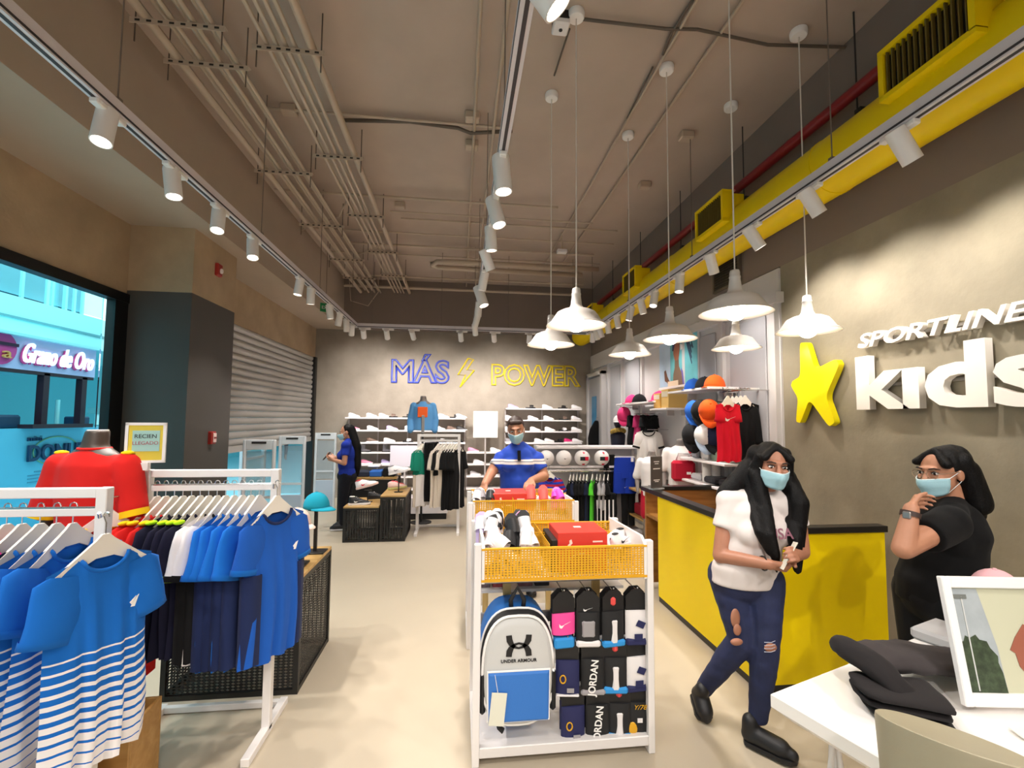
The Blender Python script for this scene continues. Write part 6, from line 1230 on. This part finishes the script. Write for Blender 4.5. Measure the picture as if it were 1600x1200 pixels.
mb=MB(); mb.m=hm; ell(mb,(0,.028,.042),(.079,.09,.084)); caps(mb,(-.04,-.055,.085),(.045,-.055,.085),.022,.022); ell(mb,(0,.10,.06),(.045,.04,.045)); smoothed(mb,'hair',HAIRB,t,.007,4,disp=lambda c:.002*noise.noise(c*50))
# ---- woman at the far left --------------------------------------------------------------------
t=base_thing('woman with very long black hair in blue polo looking at her phone',-1.72,7.2)
J=rel(t,pelvis=V((-1.70,7.2,.84)),chest=V((-1.70,7.2,1.14)),neck=V((-1.69,7.2,1.34)),shL=V((-1.70,7.04,1.28)),shR=V((-1.69,7.36,1.28)),hipL=V((-1.70,7.12,.82)),hipR=V((-1.70,7.28,.82)),knL=V((-1.74,7.12,.45)),knR=V((-1.72,7.28,.45)),anL=V((-1.72,7.12,.08)),anR=V((-1.70,7.28,.08)),elL=V((-1.70,7.0,1.02)),wrL=V((-1.88,7.06,1.06)),elR=V((-1.72,7.38,1.02)),wrR=V((-1.90,7.24,1.08)))
hm=hmat(V((-1.73,7.2,1.475)),R(-85),R(12),0,1.0); hm=M.Translation(-t.location)@hm; yaw=R(-88)
mb=MB(); head_shapes(mb,hm); caps(mb,J['neck']+V((0,0,-.06)),hm@V((0,.03,-.07)),.052,.05); torso_shapes(mb,J,yaw,0,.95,1.0,.95)
for s in 'RL': limb(mb,(J['hip'+s],J['kn'+s],J['an'+s]),(.085,.052,.035)); limb(mb,(J['sh'+s],J['el'+s],J['wr'+s]),(.048,.038,.026))
hand_shapes(mb,J['wrL'],(-.9,.2,.2),(.2,.5,.6),-1,.6); hand_shapes(mb,J['wrR'],(-.9,-.2,.2),(.2,-.5,.6),1,.6)
smoothed(mb,'body',SKIN2,t,.007,4); face_parts(t,hm)
mb=MB(); torso_shapes(mb,J,yaw,.016,.96,1.02,.97); 
for s in 'RL': cone(mb,J['sh'+s].lerp(J['chest'],.15),J['sh'+s].lerp(J['el'+s],.6),.072,.066)
smoothed(mb,'polo_shirt',fab('polo_plain_blue','142c8c'),t,.009,6,disp=lambda c:.004*noise.noise(c*9))
mb=MB(); ell(mb,J['pelvis']+V((0,0,-.03)),(.15,.17,.13))
for s in 'RL': limb(mb,(J['hip'+s],J['kn'+s]),(.1,.07)); cone(mb,J['kn'+s],J['an'+s],.07,.052)
smoothed(mb,'trousers',fab('trousers_navy','12131c'),t,.01,5)
for y_ in(7.12,7.28): shoe_on(t,V((-1.88,y_-.02,.012))-t.location,V((-1.72,y_,.012))-t.location,SB,SW)
mb=MB(); mb.m=hm; ell(mb,(0,.032,.034),(.08,.094,.088)); mb.m=None
for a,b,ra,rb in((hm@V((0,.07,.03)),J['chest']+V((.13,0,.10)),.07,.07),(J['chest']+V((.13,0,.10)),J['chest']+V((.15,0,-.18)),.065,.055),(J['chest']+V((.15,0,-.18)),J['chest']+V((.15,0,-.32)),.05,.025)): caps(mb,a,b,ra,rb)
smoothed(mb,'hair',HAIR,t,.008,5,disp=lambda c:.003*noise.noise(V((c.x*40,c.y*40,c.z*5))))
o=MB().box((0,0,0),(.012,.075,.15),.004).build('mobile_phone',BLACK); o.location=(-2.0,7.15,1.115); o.rotation_euler=(0,R(40),0); tag(o,'dark mobile phone held by the long haired woman','phone')
# ================================================================= mall outside the window and side entrance
EW=mat('mall_white_daylit','b4f0f4',.5); EC=mat('mall_cyan_daylit','7accd6',.45); EFL=mat('mall_floor','a4e0ec',.25); EDK=mat('mall_dark_glass','27475a',.15); MAR=mat('maroon_frame','3a1a24',.4)  # cyan tint of the daylight is put into the white and pale mall colours
ld=bpy.data.lights.new('mall_skylight','AREA'); ld.shape='RECTANGLE'; ld.size=4; ld.size_y=16; ld.energy=800; ld.color=(.84,.97,1.0); lo=bpy.data.objects.new('mall_skylight',ld); C.objects.link(lo); lo.location=(-5.4,5,6.4)
def ext(nm,a,b,m,lb=None,parent=None):
    a,b=V(a),V(b); o=MB().box((0,0,0),[abs(q) for q in(b-a)]).build(nm,m,parent,loc=(a+b)/2); 
    if parent is None: struct(o,lb)
    return o
ext('floor_mall',(-16,-6,-.06),(-3.5,24,0),EFL,'shiny pale floor of the mall outside')
ext('wall_mall_end',(-16,24,0),(-3.4,24.2,7),EC); ext('wall_mall_far',(-8.2,-6,3.55),(-8.0,24,7),EC,'upper gallery wall of the mall')
ext('wall_mall_far_lower',(-9.6,-6,0),(-9.4,24,3.2),EC)
ext('trim_30',(-9.0,-6,2.95),(-6.9,24,3.55),EW,'white gallery edge of the upper mall floor'); ext('trim_31',(-6.93,-6,3.2),(-6.88,24,3.235),mat('gallery_joint','6aa0a8',.5),'dark joint along the gallery edge')  # thin strip is the joint line of the gallery edge
t=thing('gallery_railing','glass railing with dark shop fronts on the upper mall gallery','railing',(-7.1,8.0,3.55))
for k in range(9): MB().box((0,-7+1.5*k,.5),(.04,.05,1.0)).build('post',EW,t)
MB().box((0,-1,1.0),(.06,12.2,.06)).build('handrail',EW,t); MB().box((0,-1,.5),(.012,12,.85)).build('glass_panel',mat('rail_glass','a0e0ea',.1,alpha=.35),t)
for i,(y0,y1,c,lb) in enumerate(((8.3,9.5,'1c3848','dark upper shop front at the left of window'),(9.8,10.2,'2c5060','narrow dark upper shop front'),(10.6,11.6,'4a9cac','teal upper shop front at the right'))):
    t=thing('upper_shopfront',lb,'shop front',(-7.92,(y0+y1)/2,3.555)); MB().box((0,0,.475),(.1,y1-y0,.95)).build('glass',mat('upper_glass_%d'%i,c,.15,var=.4,scale=3),t)
    for s in(-1,0,1): MB().box((.06,s*(y1-y0)/2,.475),(.06,.05,.95)).build('mullion',EW,t)
t=thing('advert_board','glowing white advert board on the upper gallery','board',(-7.4,9.95,3.551)); MB().box((0,0,.30),(.06,.5,.6)).build('panel_box',mat('glow_panel','f4fff4',.4,emit=1.6),t)
# kiosk
t=thing('mall_kiosk','food kiosk with lilac fascia and neon script seen through window','kiosk',(-6.4,0,0)); FAS=mat('lilac_fascia','d4caf0',.5)
MB().box((-.12,6.5,2.60),(.24,4.34,.48)).build('fascia',FAS,t); MB().box((-1.0,6.5,2.86),(2.2,4.4,.04)).build('roof',EW,t); MB().box((-1.9,6.5,1.2),(.1,4.3,2.3)).build('back_wall',mat('kiosk_blue','b4c8f0',.5),t)
for y in(5.5,7.76,8.47): MB().box((-.05,y,1.95),(.1,.1,.8)).build('mullion',MAR,t)
MB().box((-.05,6.5,2.34),(.1,4.3,.05)).build('header_bar',MAR,t); MB().box((-.9,6.5,2.4),(1.7,4.2,.04)).build('soffit',EW,t); MB().box((.05,7.95,1.53),(.2,1.1,.06)).build('counter_top',MAR,t); MB().box((-.15,6.8,.75),(.3,4.6,1.5)).build('counter_front',mat('kiosk_cyan','6cc0dc',.4),t)
def sign_x(txt,y,z,wd,ht,m,nm,par,x=.16,shear=0,bold=.0,dep=.03):
    me=text_mesh(txt,1,dep,bold,shear,align='LEFT'); fit(me,wd,ht); o=link(nm,me,m,par); o.location=(x,y,z); o.rotation_euler=(0,0,R(90)); return o
NEO=mat('neon_pink_white','ffe6f4',.4,emit=1.2); sign_x('Grano de Oro',7.30,2.47,1.26,.30,NEO,'neon_script',t,.05,.4,.01)
sign_x('Grano de Oro',7.28,2.445,1.26,.30,mat('script_magenta','c0307c',.5),'script_shadow',t,.02,.4,.025,.01)
MB().lathe([(.001,.03),(.24,.03),(.24,0),(.001,0)],28).build('round_logo',mat('logo_magenta','d8408c',.5),t).matrix_local=M.Translation((.0,6.98,2.64))@M.Rotation(R(90),4,'Y')
sign_x('a',7.0,2.50,.12,.10,mat('logo_gold','f0a860',.5),'logo_letter',t,.05)
MB().box((.04,7.0,2.70),(.01,.46,.045)).build('logo_band',mat('logo_dark','3a1030',.5),t)
sign_x('mini',7.50,1.31,.22,.07,mat('donut_ink','1c3a5c',.5),'lettering',t,.012); sign_x('DONUTS',7.50,1.0,1.18,.25,mat('donut_ink','1c3a5c',.5),'lettering',t,.03,0,.02)
o=MB().tube([(0,.40*math.cos(a),.22*math.sin(a)) for a in [2*PI*k/28 for k in range(29)]],.085,8,flat=.12).build('donut_ring',mat('donut_green','8ab088',.5),t,smooth='all'); o.location=(.012,8.0,1.14); o.scale=(.08,1,1)
for k in range(4): MB().box((.004,7.95,.84-.05*k),(.006,.8 if k else .6,.010)).build('text_line',mat('donut_line','4a88a4',.5),t)
MB().box((.5,8.6,1.78),(.3,1.0,.10)).build('awning_bar',mat('awning_teal','5a98a0',.5),t); MB().box((.48,8.15,1.66),(.06,.06,.22)).build('awning_bracket',EW,t); MB().tube([(-.1,8.1,1.5),(-.1,8.1,1.95)],.03,8).build('tap_post',EW,t); MB().box((-.25,7.35,1.60),(.25,.4,.2),.03).build('display_machine',mat('machine_dark','28405c',.4),t); MB().box((-.2,8.62,1.60),(.2,.3,.16),.02).build('display_machine',mat('machine_dark','28405c',.4),t)
# side entrance door frames
t=thing('entrance_door','pale framed glass door folded open at the side entrance','door',(-3.5,8.2,0)); 
for y in(-.4,.4): MB().box((0,y,1.15),(.06,.07,2.3)).build('stile',GTW,t)
MB().box((0,0,.12),(.06,.75,.2)).box((0,0,2.25),(.06,.75,.1)).box((0,0,1.0),(.04,.75,.04)).build('rail',GTW,t); MB().box((0,0,1.2),(.012,.74,1.9)).build('glass',mat('rail_glass','a0e0ea',.1,alpha=.35),t)
for i,(x,y,c,lb) in enumerate(((-8.5,17.0,'3a2030','distant shopper in dark clothes beyond the side entrance'),(-7.0,19.0,'a02838','distant shopper in a red top beyond the side entrance'),(-6.6,12.5,'1c3050','shopper in dark blue walking beyond the side entrance'))):
    t=thing('person',lb,'person',(x,y,0),R(30*i)); mb=MB(); hm=hmat(V((0,-.01,1.52)),0); head_shapes(mb,hm); Jx={'pelvis':V((0,0,.86)),'chest':V((0,0,1.16)),'neck':V((0,0,1.38)),'shR':V((-.16,0,1.3)),'shL':V((.16,0,1.3))}; torso_shapes(mb,Jx,0,0,1,1,.6)
    for s,sg in(('R',-1),('L',1)): limb(mb,(V((sg*.09,0,.83)),V((sg*.1,-.08*sg,.45)),V((sg*.1,.06*sg,.06))),(.085,.055,.04)); limb(mb,(V((sg*.16,0,1.3)),V((sg*.22,.03,1.03)),V((sg*.2,-.08,.82))),(.05,.04,.03)); caps(mb,(sg*.2,-.08,.82),(sg*.2,-.1,.72),.03,.02); caps(mb,(sg*.1,.06*sg+.02,.04),(sg*.1,.06*sg-.14,.035),.04,.035)
    smoothed(mb,'body',SKIN2,t,.014,3); mb=MB(); torso_shapes(mb,Jx,0,.02,1,1,.6)
    for sg in(-1,1): cone(mb,(sg*.16,0,1.3),(sg*.2,.02,1.12),.068,.062)
    smoothed(mb,'top',fab('shopper_%d'%i,c),t,.014,4); mb=MB(); ell(mb,(0,0,.84),(.18,.14,.14))
    for sg in(-1,1): limb(mb,(V((sg*.09,0,.83)),V((sg*.1,-.08*sg,.45)),V((sg*.1,.06*sg,.12))),(.10,.068,.055))
    smoothed(mb,'trousers',fab('shopper_jeans','22283c'),t,.014,4); mb=MB(); mb.m=hm; ell(mb,(0,.03,.04),(.082,.095,.09)); mb.build('hair',HAIR,t,smooth='all')
import OpenImageIO as o, numpy as np, sys
b=o.ImageBuf('/workdir/render_main.png'); a=b.get_pixels(o.FLOAT); h,w=a.shape[:2]; k=w/1600
for n,x,y in (('ceil',600,100),('ceil2',900,250),('floor',620,1000),('floor2',620,900),('backw',560,600),('rwall',1450,700),('rwall_hi',1480,440),('rupper',1300,400),('lbulk',200,150),('lplast',100,330),('colF',250,550),('colS',335,560),('shutter',430,600),('duct',1250,320),('counterS',1060,850),('counterE',1300,900),('table',1250,1080),('underside',60,130),('panel',1200,600),('blue',190,960),('red',150,760),('hdr',650,480),('track',700,522)):
    r=a[int(y*k)-2:int(y*k)+3,int(x*k)-2:int(x*k)+3,:3].reshape(-1,3).mean(0)*255; print(n,r.round().astype(int))
